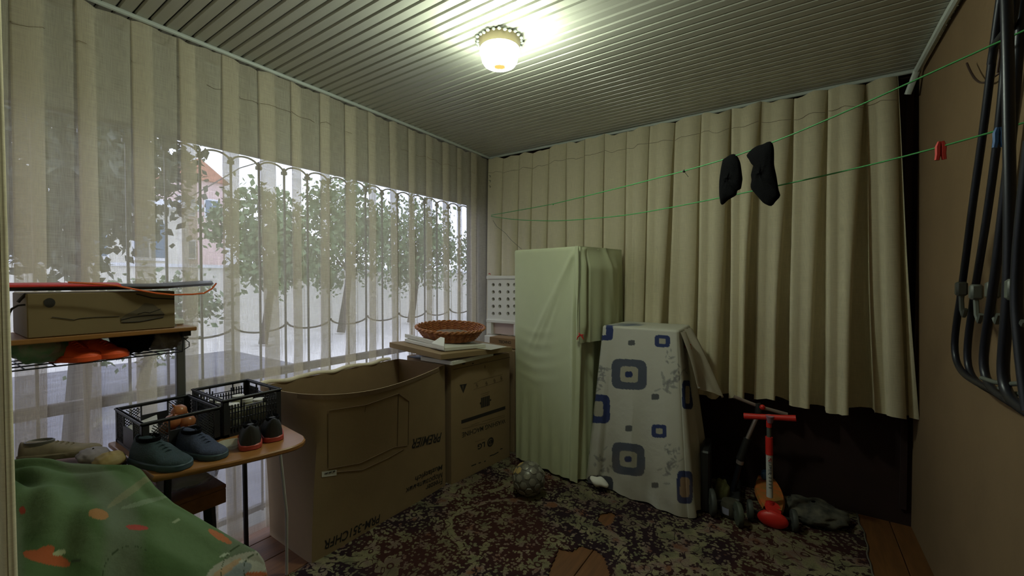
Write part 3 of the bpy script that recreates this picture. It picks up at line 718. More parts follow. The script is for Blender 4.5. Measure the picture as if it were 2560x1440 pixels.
c = on2(1212, 917, .0014); mk('diamond_mark', MB().add([c-fd*.008, c-[0,0,.016], c+fd*.008, c+[0,0,.016]], [(0,1,2,3)]), M['inkfaint'], bx2)

# ---- things on top of the carton
def slab(name, C4, th, m, label, cat, parent=None, smooth=False):
    top = [np.array(p, float) for p in C4]; bot = [p-np.array([0,0,th]) for p in top]
    mb = MB().add(top+bot, [(0,1,2,3), (7,6,5,4)]+[(i, i+4, (i+1) % 4+4, (i+1) % 4) for i in range(4)])
    o = mk(name, mb, m, parent)
    md = o.modifiers.new('bevel', 'BEVEL'); md.width = .003; md.segments = 2
    if label: tag(o, label, cat)
    return o
A = (.068, 2.03, .992); B = at(1103, 886, 'Y', 2.035); Cc = (.68, 2.74, .918); D = (.07, 2.74, .955)
slab('foam_sheet', [(.32,2.10,.902), (.60,2.13,.892), (.60,2.60,.888), (.30,2.60,.892)], .028, M['foam'], 'white foam sheet peeking out under the brown cardboard slab', 'foam')
slab('cardboard_slab', [A, B, Cc, D], .038, M['card'], 'thick flat cardboard slab lying tilted on the washing machine carton', 'cardboard')
slab('carton_flap', [(.12,2.16,.873), (.34,2.14,.876), (.34,2.22,.872), (.12,2.26,.869)], .006, M['darksteel'], 'dark shiny strip between carton and curtain', 'strip')
def on_slab(x, y): # height of the slab top
    u = (x-.07)/.58; v = (y-2.03)/.71; return (A[2]*(1-u)+B[2]*u)*(1-v)+(D[2]*(1-u)+Cc[2]*u)*v
def sl(x, y, dz=0): return (x, y, on_slab(x, y)+dz)
foamt = empty('foam_tray', sl(.34, 2.33), 'white folded foam packing tray under the wicker basket', 'foam')
slab('base', [sl(.12,2.13,.028), sl(.54,2.12,.026), sl(.60,2.50,.03), sl(.14,2.52,.03)], .025, M['foam'], None, None, foamt)
slab('raised_edge', [sl(.11,2.14,.062), sl(.43,2.125,.055), sl(.43,2.165,.050), sl(.11,2.185,.056)], .028, M['foam'], None, None, foamt)
slab('corner_wedge', [sl(.43,2.10,.045), sl(.55,2.10,.040), sl(.49,2.17,.085), sl(.44,2.18,.085)], .03, M['foam'], None, None, foamt)
slab('paper_sheet', [sl(.47,2.36,.006), sl(.68,2.46,.004), sl(.655,2.70,.004), sl(.45,2.66,.006)], .002, M['paper'], 'thin cream paper sheet on the right of the cardboard slab', 'paper')
# wicker basket
bc = np.array([.36, 2.37, 0]); bz = on_slab(.36, 2.37)+.042
bk = empty('wicker_basket', (bc[0], bc[1], bz), 'shallow oval reddish-brown wicker basket on the white foam', 'basket')
tilt = lambda p: (p[0], p[1], p[2]-((p[0]-bc[0])*.75-(p[1]-bc[1])*.66)*.13)
n, mrow = 96, 14; G = []
ra, rb_, ang = .255, .185, R(34)
for i in range(mrow+1):
    t = i/mrow; row = []
    for k in range(n):
        a_ = 2*math.pi*k/n; wv = .006*math.sin(k*math.pi*2/4+ (math.pi if i % 2 else 0)); sc = .72+.28*t**.8
        x = (ra*sc+wv)*math.cos(a_); y = (rb_*sc+wv)*math.sin(a_)
        row.append(tilt((bc[0]+x*math.cos(ang)-y*math.sin(ang), bc[1]+x*math.sin(ang)+y*math.cos(ang), bz+.008+.085*t)))
    G.append(row)
o = mk('woven_wall', MB().grid(G, True), M['wicker'], bk, True, solid=.006)
# horizontal strands, each round its own path
for i in range(1, mrow, 2):
    pts = [tuple(np.array(G[i][k])+np.array([0,0,0])) for k in range(n)]
    mk('strand', MB().tube(pts, .0046, 5, closed=True), M['wickrim'], bk, True)
mb = MB()
for s in (0, math.pi):
    pts = []
    for k in range(160):
        a_ = 2*math.pi*k/160; ph = k*.75+s; rr = .0065
        x = (ra*1.0+.004+rr*math.cos(ph))*math.cos(a_); y = (rb_+.004+rr*math.cos(ph))*math.sin(a_)
        pts.append(tilt((bc[0]+x*math.cos(ang)-y*math.sin(ang), bc[1]+x*math.sin(ang)+y*math.cos(ang), bz+.094+rr*math.sin(ph))))
    mb.tube(pts, .0062, 6, closed=True)
mk('braided_rim', mb, M['wickrim'], bk, True)
mb = MB().lathe([(.001, .004), (.19, .004), (.187, .03), (.001, .03)], (0,0,0), 40, 1, .66, ang); mb.v = [tilt((bc[0]+p[0], bc[1]+p[1], bz+p[2])) for p in mb.v]
lab(mk('floor_mat', mb, M['wickin'], bk, True), 'brown woven base inside')
mb = MB().lathe([(.14, .03), (.15, .05), (.12, .062), (.03, .068), (.001, .068)], (0,0,0), 30, 1, .6, ang); mb.v = [tilt((bc[0]+p[0]+.02, bc[1]+p[1], bz+p[2])) for p in mb.v]
tag(mk('cloth_pad', mb, M['wickin'], None, True), 'flat brown woven pad lying inside the wicker basket', 'mat')
# white boxes behind the basket, against the curtain
wb = empty('white_box', (.17, 2.62, on_slab(.17, 2.62)), 'small white cardboard box behind the wicker basket', 'box')
z0 = on_slab(.17, 2.62); mk('carton', MB().box((.17, 2.62, z0+.065), (.12, .14, .125), .15, .003), M['paper'], wb); mk('flap', MB().box((.19, 2.715, z0+.10), (.10, .05, .004), .3), M['paper'], wb)
# perforated foam packing panel in the corner
fp = empty('foam_packing', (.25, 3.12, H2), 'upright white packing panel with rows of round holes behind the fridge', 'packing')
Y0 = 3.16; x0, x1 = .11, .47; zt = at(1240, 690, 'Y', Y0)[2]; zb = at(1240, 803, 'Y', Y0)[2]; zlow = .93
holes = [(at(1233+16.4*c_+(4 if c_ > 1 else 0), 712+18*r_, 'Y', Y0)) for c_ in range(4) for r_ in range(5)]
def perforated(x0, x1, z0, z1, Y, th, hs, rad):
    """panel with round through holes: a ring of quads per hole cell"""
    mb = MB(); xs_ = sorted(set([round(h[0], 4) for h in hs])); zs_ = sorted(set([round(h[2], 3) for h in hs]))
    cols = []; 
    for h in sorted(hs, key=lambda h: h[0]):
        if not cols or h[0]-cols[-1][-1][0] > .03: cols.append([h])
        else: cols[-1].append(h)
    cxs = [np.mean([h[0] for h in c_]) for c_ in cols]; bx_ = [x0]+[(cxs[i]+cxs[i+1])/2 for i in range(len(cxs)-1)]+[x1]
    for ci, c_ in enumerate(cols):
        c_ = sorted(c_, key=lambda h: h[2]); zc = [h[2] for h in c_]; bz_ = [z0]+[(zc[i]+zc[i+1])/2 for i in range(len(zc)-1)]+[z1]
        for ri in range(len(c_)):
            X0, X1, Z0, Z1 = bx_[ci], bx_[ci+1], bz_[ri], bz_[ri+1]; cx, cz = cxs[ci], zc[ri]; n = 16
            inner, outer = [], []
            for k in range(n):
                a_ = 2*math.pi*k/n+math.pi/4; ca, sa = math.cos(a_), math.sin(a_)
                inner.append((cx+rad*ca, cz+rad*sa)); m_ = max(abs(ca), abs(sa)); u, v = ca/m_, sa/m_
                outer.append((cx+(u*(X1-cx) if u > 0 else u*(cx-X0)), cz+(v*(Z1-cz) if v > 0 else v*(cz-Z0))))
            for yy, fl2 in ((Y, 0), (Y+th, 1)):
                base = [(p[0], yy, p[1]) for p in inner+outer]
                mb.add(base, [((k, (k+1) % n, n+(k+1) % n, n+k) if fl2 else (n+k, n+(k+1) % n, (k+1) % n, k)) for k in range(n)])
            mb.add([(p[0], Y, p[1]) for p in inner]+[(p[0], Y+th, p[1]) for p in inner], [(k, (k+1) % n, n+(k+1) % n, n+k) for k in range(n)])
    return mb
pan = mk('perforated_panel', perforated(x0, x1, zb+.012, zt-.03, Y0, .03, holes, .017), M['foam'], fp)
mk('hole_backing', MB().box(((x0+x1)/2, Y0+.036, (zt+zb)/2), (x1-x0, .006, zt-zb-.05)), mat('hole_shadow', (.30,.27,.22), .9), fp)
mk('top_bar', MB().box(((x0+x1)/2, Y0+.014, zt-.013), (x1-x0+.01, .055, .03), bev=.004), M['foam'], fp)
mk('middle_bar', MB().box(((x0+x1)/2, Y0+.012, zb), (x1-x0+.01, .06, .028), bev=.004), M['foam'], fp)
mk('side_post', MB().box((x0+.028, Y0+.012, (zb+zlow)/2), (.05, .05, zb-zlow-.02), bev=.004), M['foam'], fp)
mk('side_post', MB().box((x1-.028, Y0+.012, (zb+zlow)/2), (.05, .05, zb-zlow-.02), bev=.004), M['foam'], fp)
mk('recess_panel', MB().box(((x0+x1)/2, Y0+.03, (zb+zlow)/2), (x1-x0-.1, .01, zb-zlow-.02)), mat('pinkish_board', (.50,.38,.34), .8), fp)
mk('foot', MB().box(((x0+x1)/2, Y0, (zlow+H2)/2-.005), (x1-x0, .1, zlow-H2+.005), bev=.004), M['foam'], fp)
mb = MB().box(((x0+x1)/2, Y0, H2/2), (x1-x0, .12, H2-.01)); tag(mk('support_crate', mb, M['card']), 'plain cardboard box standing in the corner behind the cartons', 'box')
# small brown carton 'Techno'
tcn_ = empty('small_carton', (.42, 2.98, .86), 'small brown carton with dark lettering between basket and fridge', 'box')
pa, pb2 = at(1227, 842, 'Y', 2.93), at(1284, 842, 'Y', 2.93); pl, = [at(1227, 876, 'Y', 2.93)]
mk('carton', MB().box(((pa[0]+pb2[0])/2+.02, 3.0, (pa[2]+.864)/2), (pb2[0]-pa[0]+.07, .14, pa[2]-.864), bev=.003), mat('carton_brown', (.30,.18,.09), .9, var=.1), tcn_)
cc = at(1259, 855, 'Y', 2.929)
text_mesh('TECHNO', tcn_, M['ink'], lambda u, v: (cc[0]+.012+u, 2.929, cc[2]+v), .025, width=.13, bold=.02)
o = mk('shelf_box', MB().box((.42, 2.99, .43), (.36, .20, .855), bev=.004), M['card']); tag(o, 'brown carton standing in the gap beside the covered fridge', 'box')

# ================================================================ COVERED FRIDGE / COOKER
def drape(c_top, c_bot, H, n_side=40, levels=60, wave=None, top_r=.02, hemf=None):
    """c_*: 4 corners, order front-left, front-right, back-right, back-left"""
    def loopc(C, rad):
        C = [np.array(c, float) for c in C]; pts = []
        for i in range(4):
            a_, b = C[i], C[(i+1) % 4]; d = (b-a_)/np.linalg.norm(b-a_); L_ = np.linalg.norm(b-a_)
            for j in range(n_side):
                t = (j+.5)/n_side; p = a_+(b-a_)*t
                # round the corners
                e = min(t, 1-t)*L_
                if e < rad:
                    cen = sum(C)/4; inward = (cen-p)/np.linalg.norm(cen-p); p = p+inward*(rad-e)**2/rad*.45
                pts.append(p)
        return np.array(pts)
    rows = []; T = loopc(c_top, top_r+.015); B_ = loopc(c_bot, .06); cen = T.mean(0)
    for f, zz in ((.02, .004), (.35, .003), (.7, .001), (.93, 0), (.975, -.002)):
        rows.append([(*(cen+(p-cen)*f), H+zz) for p in T])
    for li, t in enumerate(np.linspace(0, 1, levels)):
        row = []
        for k in range(len(T)):
            p = T[k]*(1-t)+B_[k]*t; s = k/n_side
            hz = hemf(s) if hemf else .012
            z = (H-.012)+(hz-(H-.012))*t
            nrm = p-cen; side = int(s) % 4; C = c_top; dd = np.array(C[(side+1) % 4])-np.array(C[side]); nn = np.array([dd[1], -dd[0]]); nn = nn/np.linalg.norm(nn)
            dn, ds = wave(s, t, z) if wave else (0, 0)
            q = p+nn*dn+dd/np.linalg.norm(dd)*ds
            row.append((q[0], q[1], z))
        rows.append(row)
    return np.array(rows)
# fridge
def wf(s, t, z):
    side = int(s); u = s-side; d = 0
    if side == 0:
        d = .005*math.sin(u*9+t*5)*t+.008*math.sin(u*38+2*t)*sm(.5, 1, t)
        # long diagonal tension folds from the upper right corner, swag near the middle
        for (a0, amp, wd) in ((.25, .010, .035), (.36, .008, .03), (.52, .005, .03)):
            d += amp*math.exp(-((u-(.95-t*2.0*(1-a0)))/wd)**2)*sm(0, .05, t)*(1-sm(.35, .5, t))
        for k_ in range(5):
            tt = .38+.055*k_; d += .005*math.exp(-((t-(tt-.06*((u-.4)/.5)**2))/.012)**2)*math.exp(-((u-.4)/.28)**2)
        d += .012*math.exp(-((u-.93)/.02)**2)*sm(.1, .3, t)
    elif side == 1:
        d = .012*math.sin(u*20+3*t)+.008*math.sin(u*47)*t-.02*math.exp(-((u-.1)/.06)**2)*sm(.2, .6, t)+.01
    elif side == 3:
        d = .006*math.sin(u*24+3*t)*t
    return d, 0
FT = [(.662, 2.775), (1.283, 2.68), (1.385, 3.20), (.75, 3.22)]
FB = [(.672, 2.765), (1.275, 2.655), (1.36, 3.20), (.74, 3.22)]
fr = empty('covered_fridge', (1.0, 2.95, 0), 'tall upright fridge fully covered by a pale green sheet', 'appliance')
G = drape(FT, FB, 1.688, 70, 90, wf, hemf=lambda s: .012+.012*abs(math.sin(s*9))+(.01 if s < 1 else 0))
mk('cover_sheet', MB().grid(G, True), M['greensheet'], fr, 'all')
# overhanging side flap, billowing right, down to about one metre
rows = []; ztp = 1.686
pA, pB = np.array(FT[1]), np.array([1.395, 3.19])
for t in np.linspace(0, 1, 40):
    row = []
    for u in np.linspace(0, 1, 60):
        base = pA*(1-u)+pB*u; nn = np.array([.98, -.18])
        d = .014+.085*math.sin(math.pi*min(1, u*.62+.36))*sm(0, .25, t)*u**.5+.012*math.sin(u*26)*t*(.3+u)+.010*math.exp(-((u-.05)/.05)**2)*t+.014*math.exp(-((u-.55-.15*t)/.05)**2)
        if u < .12: d = .012+.03*math.sin(u/.12*math.pi)*sm(0, .2, t)*(1-sm(.8, 1, t)*.8)
        zb_ = 1.005+.04*u; z = ztp+(zb_-ztp)*t
        row.append((*(base+nn*d), z))
    rows.append(row)
mk('side_flap', MB().grid(rows), M['greensheet'], fr, 'all')
# corner cascade fold
mb = MB(); rows = []
for t in np.linspace(0, 1, 40):
    z = 1.685-.66*t; c_ = np.array([1.285, 2.672]); wd = .035+.03*math.sin(t*3.1)*(1-t*.5); row = []
    for k_ in range(12):
        a_ = math.pi*(k_/11); row.append((c_[0]-.01+.02*k_/11+wd*.5*math.sin(a_*2)*(1-t), c_[1]-.012-.022*math.sin(a_)*(1-.6*t), z))
    rows.append(row)
mk('corner_fold', MB().grid(rows), M['greensheet'], fr, 'all')
def ribbon(parent, c, s=1):
    c = np.array(c); mb = MB()
    mb.ball(c, .008*s, 1.2, 1, .9, 10, 6)
    for (dx, dz, ln) in ((-.028,-.034,1), (.024,-.028,1), (-.012,.016,1), (.022,.006,1)):
        mb.tube([c, c+np.array([dx*.6, -.008, dz*.3])*s, c+np.array([dx, -.004, dz])*s], [.004*s, .006*s, .0025*s], 5)
    return lab(mk('tie_ribbon', mb, M['red'], parent, True), 'small red cloth tie')
ribbon(fr, at(1452, 838, 'Y', 2.632))
# cooker under the patterned sheet
H3 = 1.135
CT = [(1.425, 2.75), (1.94, 2.735), (1.93, 3.14), (1.46, 3.14)]
CB = [(1.30, 2.745), (2.035, 2.64), (2.10, 3.14), (1.40, 3.14)]
def wc(s, t, z):
    side = int(s); u = s-side; d = 0
    if side == 0: d = .010*math.sin(u*16+1)*t+.012*math.exp(-((u-.12)/.03)**2)*t-.018*math.exp(-((u-.17)/.02)**2)*sm(.3, 1, t)+.010*math.exp(-((u-.45-.03*t)/.04)**2)*sm(.2, .8, t)+.006*math.sin(u*37)*sm(.7, 1, t)
    elif side == 1: d = .018*math.sin(u*19)*t+.02*math.exp(-((u-.35)/.1)**2)*t
    elif side == 3: d = .012*math.sin(u*22)*t
    return d, 0
ck = empty('covered_cooker', (1.69, 2.94, 0), 'waist-high appliance covered by a grey-white sheet with blue square print', 'appliance')
G = drape(CT, CB, H3, 130, 300, wc, top_r=.012, hemf=lambda s: .012+.006*abs(math.sin(s*13)))
sheet = mk('cover_sheet', MB().grid(G, True), vcol_mat('printed_sheet'), ck, 'all')
# print of the sheet: rings, squares, leaf sprigs
Pw = G.reshape(-1, 3); v = Pw-CAM; dd = v@cf; PX = 1280+F*(v@cr)/dd; PY = 720-F*(v@cu)/dd
front = (Pw[:, 1] < 2.86) | (Pw[:, 2] > H3-.02)
base = np.array([.50, .49, .43]); cols = np.tile(base, (len(Pw), 1))
grey = np.array([.085, .097, .13]); blue = np.array([.035, .05, .14]); dgrey = np.array([.10, .105, .11]); light = np.array([.36, .34, .27])
def rs_mask(cx, cy, w_, h_, k=4, sk=0):
    X = (PX-cx)/(w_/2); Y = (PY-cy-sk*(PX-cx))/(h_/2); return (np.abs(X)**k+np.abs(Y)**k) < 1
def ring(cx, cy, w_, h_, iw, ih, c_out, c_in=None, dot=None, k=5, sk=0.05):
    m_ = rs_mask(cx, cy, w_, h_, k, sk)&front; mi = rs_mask(cx, cy, iw, ih, k, sk)
    cols[m_&~mi] = c_out; cols[m_&mi] = light if c_in is None else c_in
    if dot: cols[rs_mask(cx-1, cy, dot[0], dot[1], 4)&front] = blue*.8
ring(1573, 936, 88, 76, 45, 40, grey, dot=(18, 15)); ring(1571, 1148, 82, 80, 44, 40, grey, dot=(17, 15), sk=.12)
ring(1656, 853, 38, 30, 17, 14, blue); ring(1648, 1078, 38, 33, 17, 14, blue)
ring(1496, 1022, 58, 72, 24, 38, blue, k=5); ring(1719, 987, 28, 72, 11, 44, blue); ring(1712, 1218, 40, 82, 24, 50, blue*.9, c_in=np.array([.30,.20,.13]))
ring(1462, 1124, 24, 28, 12, 14, dgrey); ring(1500, 1222, 66, 66, 34, 40, grey*.8)
for cx, cy, a_, b2 in ((1579,857,17,13),(1638,992,19,15),(1572,1071,18,15),(1637,1213,17,14)): cols[rs_mask(cx, cy, a_, b2, 5)&front] = dgrey
m_ = rs_mask(1512, 830, 42, 42, 5)&front&(PY > 812); mi = (PX < 1515)&(PY < 838); cols[m_&~mi] = blue; 
m_ = rs_mask(1575, 812, 60, 6, 4)&front&(Pw[:, 2] > H3-.01); cols[m_] = grey*1.6
rs = np.random.RandomState(4)
def sprig(cx, cy, S, c=np.array([.20, .20, .20])):
    for k_ in range(9):
        a_ = rs.rand()*6.28; L_ = S*(.35+.4*rs.rand()); ox, oy = cx+rs.randn()*S*.3, cy+rs.randn()*S*.45
        ex, ey = math.cos(a_), math.sin(a_); U = ((PX-ox)*ex+(PY-oy)*ey)/(L_*.5); Wd = ((PX-ox)*-ey+(PY-oy)*ex)/(L_*.13)
        m_ = ((U**2+Wd**2) < 1)&front; cols[m_] = cols[m_]*.45+c*.55
        if k_ % 2 == 0:
            U2 = (PX-ox)**2+(PY-oy)**2; m2 = (U2 < (S*.13)**2)&front; cols[m2] = cols[m2]*.6+c*.4
for cx, cy, S in ((1500,940,36),(1497,960,30),(1505,925,22),(1660,960,38),(1688,945,30),(1668,895,22),(1700,930,24),(1500,1150,34),(1508,1170,26),(1660,1175,34),(1690,1140,30),(1675,1160,28),(1668,1125,20)): sprig(cx, cy, S)
# ageing: brownish stains low on the cloth
st = np.sin(Pw[:, 0]*23+np.sin(Pw[:, 2]*11)*2)*np.sin(Pw[:, 2]*17+1)*.5+.5; k_ = (sm(.55, .05, Pw[:, 2])*.35*st)[:, None]
cols = cols*(1-k_)+np.array([.20, .14, .09])*k_
paint(sheet, cols)
# side corner flap with tie, pulled out to the right
rows = []
for t in np.linspace(0, 1, 30):
    row = []
    for u in np.linspace(0, 1, 14):
        a_ = np.array([1.945, 2.75, 1.125])*(1-t)+np.array([2.03, 2.74, .80])*t; b2 = np.array([1.945, 2.98, 1.13])*(1-t)+np.array([2.19, 2.93, .70])*t
        p = a_*(1-u)+b2*u; p[0] += .02*math.sin(u*9+2*t)+.012*math.sin(u*17); row.append(p)
    rows.append(row)
o = mk('corner_flap', MB().grid(rows), mat('flap_cloth', (.46,.42,.34), .85, var=.15, vscale=6), ck, 'all')
ribbon(ck, at(1720, 862, 'Y', 2.86), .9)
o = mk('rag', MB().ball((0,0,0), .05, 1.3, .8, .6, 16, 9), M['foam'], None, 'all'); bpy.data.objects[o.name].location = at(1497, 1215, 'Z', .04)
for v_ in o.data.vertices: v_.co += Vector((.008*math.sin(v_.co.z*90), 0, .006*math.sin(v_.co.x*80)))
tag(o, 'crumpled white rag at the foot of the patterned sheet', 'rag')

# ================================================================ BALL
bcn = at(1322, 1196, 'Z', .118); br = .110
bl = empty('football', (bcn[0], bcn[1], .008), 'grey and gold football with round panels on the carpet', 'ball')
mk('core', MB().ball(bcn, br*.965, n=28, m=18), M['balldark'], bl, True)
ga = math.pi*(3-math.sqrt(5)); NP = 46
for k_ in range(NP):
    zz = 1-2*(k_+.5)/NP; rr = math.sqrt(1-zz*zz); th = ga*k_; n_ = np.array([rr*math.cos(th), rr*math.sin(th), zz])
    a_ = np.cross(n_, [0,0,1.]); a_ /= np.linalg.norm(a_)+1e-9; b2 = np.cross(n_, a_); V = []
    for (rd, ht) in ((.165, .965), (.155, 1.0), (.08, 1.012)):
        for j in range(6):
            d_ = n_*math.sqrt(1-min(.9, (rd*1.45)**2))+(a_*math.cos(j*math.pi/3)+b2*math.sin(j*math.pi/3))*rd*1.45; d_ /= np.linalg.norm(d_); V.append(bcn+d_*br*ht)
    Fc = [(r_*6+j, r_*6+(j+1) % 6, (r_+1)*6+(j+1) % 6, (r_+1)*6+j) for r_ in range(2) for j in range(6)]+[(12,13,14,15,16,17)]
    gold = k_ in (4, 7, 9, 12) 
    mk('panel', MB().add(V, Fc), M['ballgold'] if gold else M['ball'], bl, True)

# ================================================================ LEFT: TABLE, CRATES
TZ = .75
tb = empty('lower_table', (.4, .75, 0), 'low wooden-topped table with rounded corner holding the black crates', 'table')
pts = [(.10,.50), (.655,.50), (.70,.60), (.745,.70), (.775,.80), (.795,.90), (.797,.94), (.785,.975), (.755,1.003), (.71,1.020), (.5,1.04), (.10,1.06)]
mk('tabletop', MB().prism(pts, TZ-.022, TZ, .005), M['desk'], tb, True)
def leg(path, r_, m_, parent, nm='leg'): return mk(nm, MB().tube(path, r_, 8), m_, parent, True)
pt = at(722, 1428, 'Z', .01); lab(leg([(pt[0]+.03, pt[1]-.06, TZ-.02), (pt[0]+.005, pt[1]-.01, .3), (pt[0], pt[1]-.01, 0)], .007, M['white'], tb), 'thin whitish leg')
leg([(.13, 1.02, TZ-.02), (.12, 1.03, 0)], .012, M['darksteel'], tb); leg([(.14, .54, TZ-.02), (.13, .53, 0)], .012, M['darksteel'], tb); leg([(.60, .56, TZ-.02), (.60, .54, 0)], .012, M['darksteel'], tb)
mk('side_rail', MB().box((.37, .99, TZ-.04), (.52, .02, .03)), M['darksteel'], tb)
# stool beneath
sx0, sx1, sy0, sy1, sz = .30, .62, .45, .745, .615
stl = empty('wooden_stool', (.46, .6, 0), 'brown wooden stool pushed under the low table', 'stool')
mk('seat', MB().box(((sx0+sx1)/2, (sy0+sy1)/2, sz-.008), (sx1-sx0, sy1-sy0, .018), bev=.003), M['deskdark'], stl)
for c_, d_ in (((sx1-.012, (sy0+sy1)/2, sz-.047), (.018, sy1-sy0, .058)), (((sx0+.012), (sy0+sy1)/2, sz-.047), (.018, sy1-sy0, .058)), (((sx0+sx1)/2, sy1-.012, sz-.047), (sx1-sx0-.04, .018, .058)), (((sx0+sx1)/2, sy0+.012, sz-.047), (sx1-sx0-.04, .018, .058))):
    mk('apron', MB().box(c_, d_, bev=.002), M['deskdark'], stl)
for sx in (0, 1):
    for sy in (0, 1):
        x_, y_ = (sx0+.04, sx1-.04)[sx], (sy0+.04, sy1-.05)[sy]
        mb = MB().tube([(x_, y_, sz-.02), (x_+(.03, .02)[sx]*(-1, 1)[sx], y_+.02*(-1, 1)[sy], 0)], [.022, .016], 4); mk('leg', mb, M['darksteel'], stl)
mb = MB().ball((.53, .65, sz+.05), .075, 1.0, 1.5, .55, 20, 12)
for i, p in enumerate(mb.v): mb.v[i] = (p[0]+.008*math.sin(p[1]*140), p[1]+.006*math.sin(p[2]*200), max(sz+.003, p[2]+.006*math.sin(p[0]*150+p[1]*90)))
tag(mk('plastic_bag', mb, M['bagclear'], None, 'all'), 'crumpled clear plastic bag on the stool under the table', 'bag')

def crate(name, x0, x1, y0, y1, z0, h, label, diamond=False):
    root = empty(name, ((x0+x1)/2, (y0+y1)/2, z0), label, 'crate', 'black vegetable crates on the low table')
    bp_ = M['blackplastic']
    th = .006
    mk('bottom', MB().box(((x0+x1)/2, (y0+y1)/2, z0+.006), (x1-x0-.012, y1-y0-.012, .006)), bp_, root)
    for (ax, a0, a1, fixed) in (('y', y0, y1, x1), ('y', y0, y1, x0), ('x', x0, x1, y0), ('x', x0, x1, y1)):
        mb = MB(); L_ = a1-a0
        def bar(u0, u1, za, zb):
            c_ = (a0+(u0+u1)/2, (za+zb)/2); w_ = u1-u0
            if ax == 'y': mb.box((fixed, c_[0], c_[1]), (th, w_, zb-za))
            else: mb.box((c_[0], fixed, c_[1]), (w_, th, zb-za))
        bar(0, L_, z0, z0+.012); bar(0, L_, z0+h-.014, z0+h)
        if ax == 'y': mb.box((fixed, (a0+a1)/2, z0+h-.004), (.014, L_+.008, .008), bev=.002)
        else: mb.box(((a0+a1)/2, fixed, z0+h-.004), (L_+.008, .014, .008), bev=.002)
        for u in (0, L_-.02): bar(u, u+.02, z0, z0+h)
        if not diamond:
            ns = max(6, int(L_/.014))
            for k_ in range(ns):
                u = .02+(L_-.04)*k_/ns; bar(u, u+.0045, z0+.01, z0+h*.70 if .3 < k_/ns < .7 else z0+h-.03)
            for f in (.22, .42, .60, .72): bar(.02, L_-.02, z0+h*f, z0+h*f+.004)
            bar(.02, L_*.3, z0+h*.80, z0+h-.01) if False else None
            bar(L_*.28, L_*.30, z0+h*.7, z0+h); bar(L_*.70, L_*.72, z0+h*.7, z0+h)
        else:
            bar(L_*.33, L_*.68, z0+.01, z0+h*.62); bar(L_*.31, L_*.33, z0, z0+h); bar(L_*.68, L_*.70, z0, z0+h)
            for (ua, ub) in ((.02, L_*.31), (L_*.70, L_-.02)):
                nn_ = 7; wz = h-.03; st_ = (ub-ua)/5
                for k_ in range(-6, 6):
                    for sg in (1, -1):
                        u_a = ua+k_*st_; pts_ = []
                        for q in range(13):
                            f = q/12; u = u_a+f*wz if sg > 0 else u_a+wz-f*wz; zz = z0+.012+f*wz
                            if ua <= u <= ub: pts_.append((fixed, a0+u, zz) if ax == 'y' else (a0+u, fixed, zz))
                        if len(pts_) > 1: mb.tube([pts_[0], pts_[-1]], .0018, 4, cap=False)
        mk('side_panel', mb, bp_, root)
    return root
crate('vegetable_crate', .11, .455, .525, .785, TZ+.001, .145, 'black plastic crate with diamond mesh holding onions, nearer the left', True)
crate('vegetable_crate', .12, .46, .80, 1.045, TZ+.001, .17, 'black slatted plastic crate beside the open freezer carton', False)
# onions
on = None
for i, (x, y, z, r_) in enumerate(((.32,.69,TZ+.098,.031), (.28,.745,TZ+.125,.030), (.36,.735,TZ+.088,.030), (.395,.68,TZ+.045,.031), (.40,.745,TZ+.043,.029), (.33,.70,TZ+.038,.028), (.27,.70,TZ+.06,.03), (.41,.615,TZ+.042,.030))):
    if on is None:
        mb = MB().lathe([(.002, .0), (.014, .0015), (.025, .010), (.031, .024), (.031, .034), (.026, .046), (.014, .055), (.005, .060), (.003, .072), (.0015, .076)], (0,0,0), 18)
        on = mk('onion', mb, M['onion'], None, True, loc=(0,0,0)); o = on
    else: o = on.copy(); coll.objects.link(o)
    o.location = (x, y-.035, z-.03); s = r_/.031; o.scale = (s, s, s); o.rotation_euler = (.6*math.sin(i*2.2)*.8, .6*math.cos(i*3.1)*.8, i)
    tag(o, ['brown onion in front on the paper in the crate', 'topmost brown onion at the back of the pile', 'brown onion at the right of the pile', 'brown onion low behind the crate front, middle', 'brown onion low at the right by the crate front', 'brown onion under the top ones', 'brown onion against the crate back', 'lone brown onion behind the diamond mesh on the left'][i], 'onion', 'onions in the black crate')
slab('paper_liner', [(.125,.54,TZ+.055), (.36,.54,TZ+.045), (.37,.60,TZ+.04), (.125,.66,TZ+.085)], .012, M['paper'], 'pale paper liner inside the onion crate', 'paper')
# jars in the second crate
jar = None
for i, (x, y) in enumerate(((.22,.86), (.30,.86), (.38,.87), (.24,.95), (.33,.95), (.39,.98))):
    if jar is None:
        jar = empty('storage_jar', (x, y, TZ+.012)); mk('jar_body', MB().lathe([(.002,0),(.030,0),(.033,.006),(.033,.075),(.024,.09),(.024,.098)], (x, y, TZ+.012), 18), mat('pale_jar', (.38,.36,.24), .35, var=.3, vscale=20), jar, True)
        mk('lid', MB().lathe([(.026,.097),(.026,.112),(.002,.113)], (x, y, TZ+.012), 18), M['paper'], jar, True); o = jar
    else: o = copy_tree(jar); o.location = (x, y, TZ+.012)
    tag(o, 'pale jar with a white lid in the slatted black crate, '+['far left', 'front left', 'front corner', 'back middle', 'centre right', 'far right'][i], 'jar', 'jars in the slatted black crate')

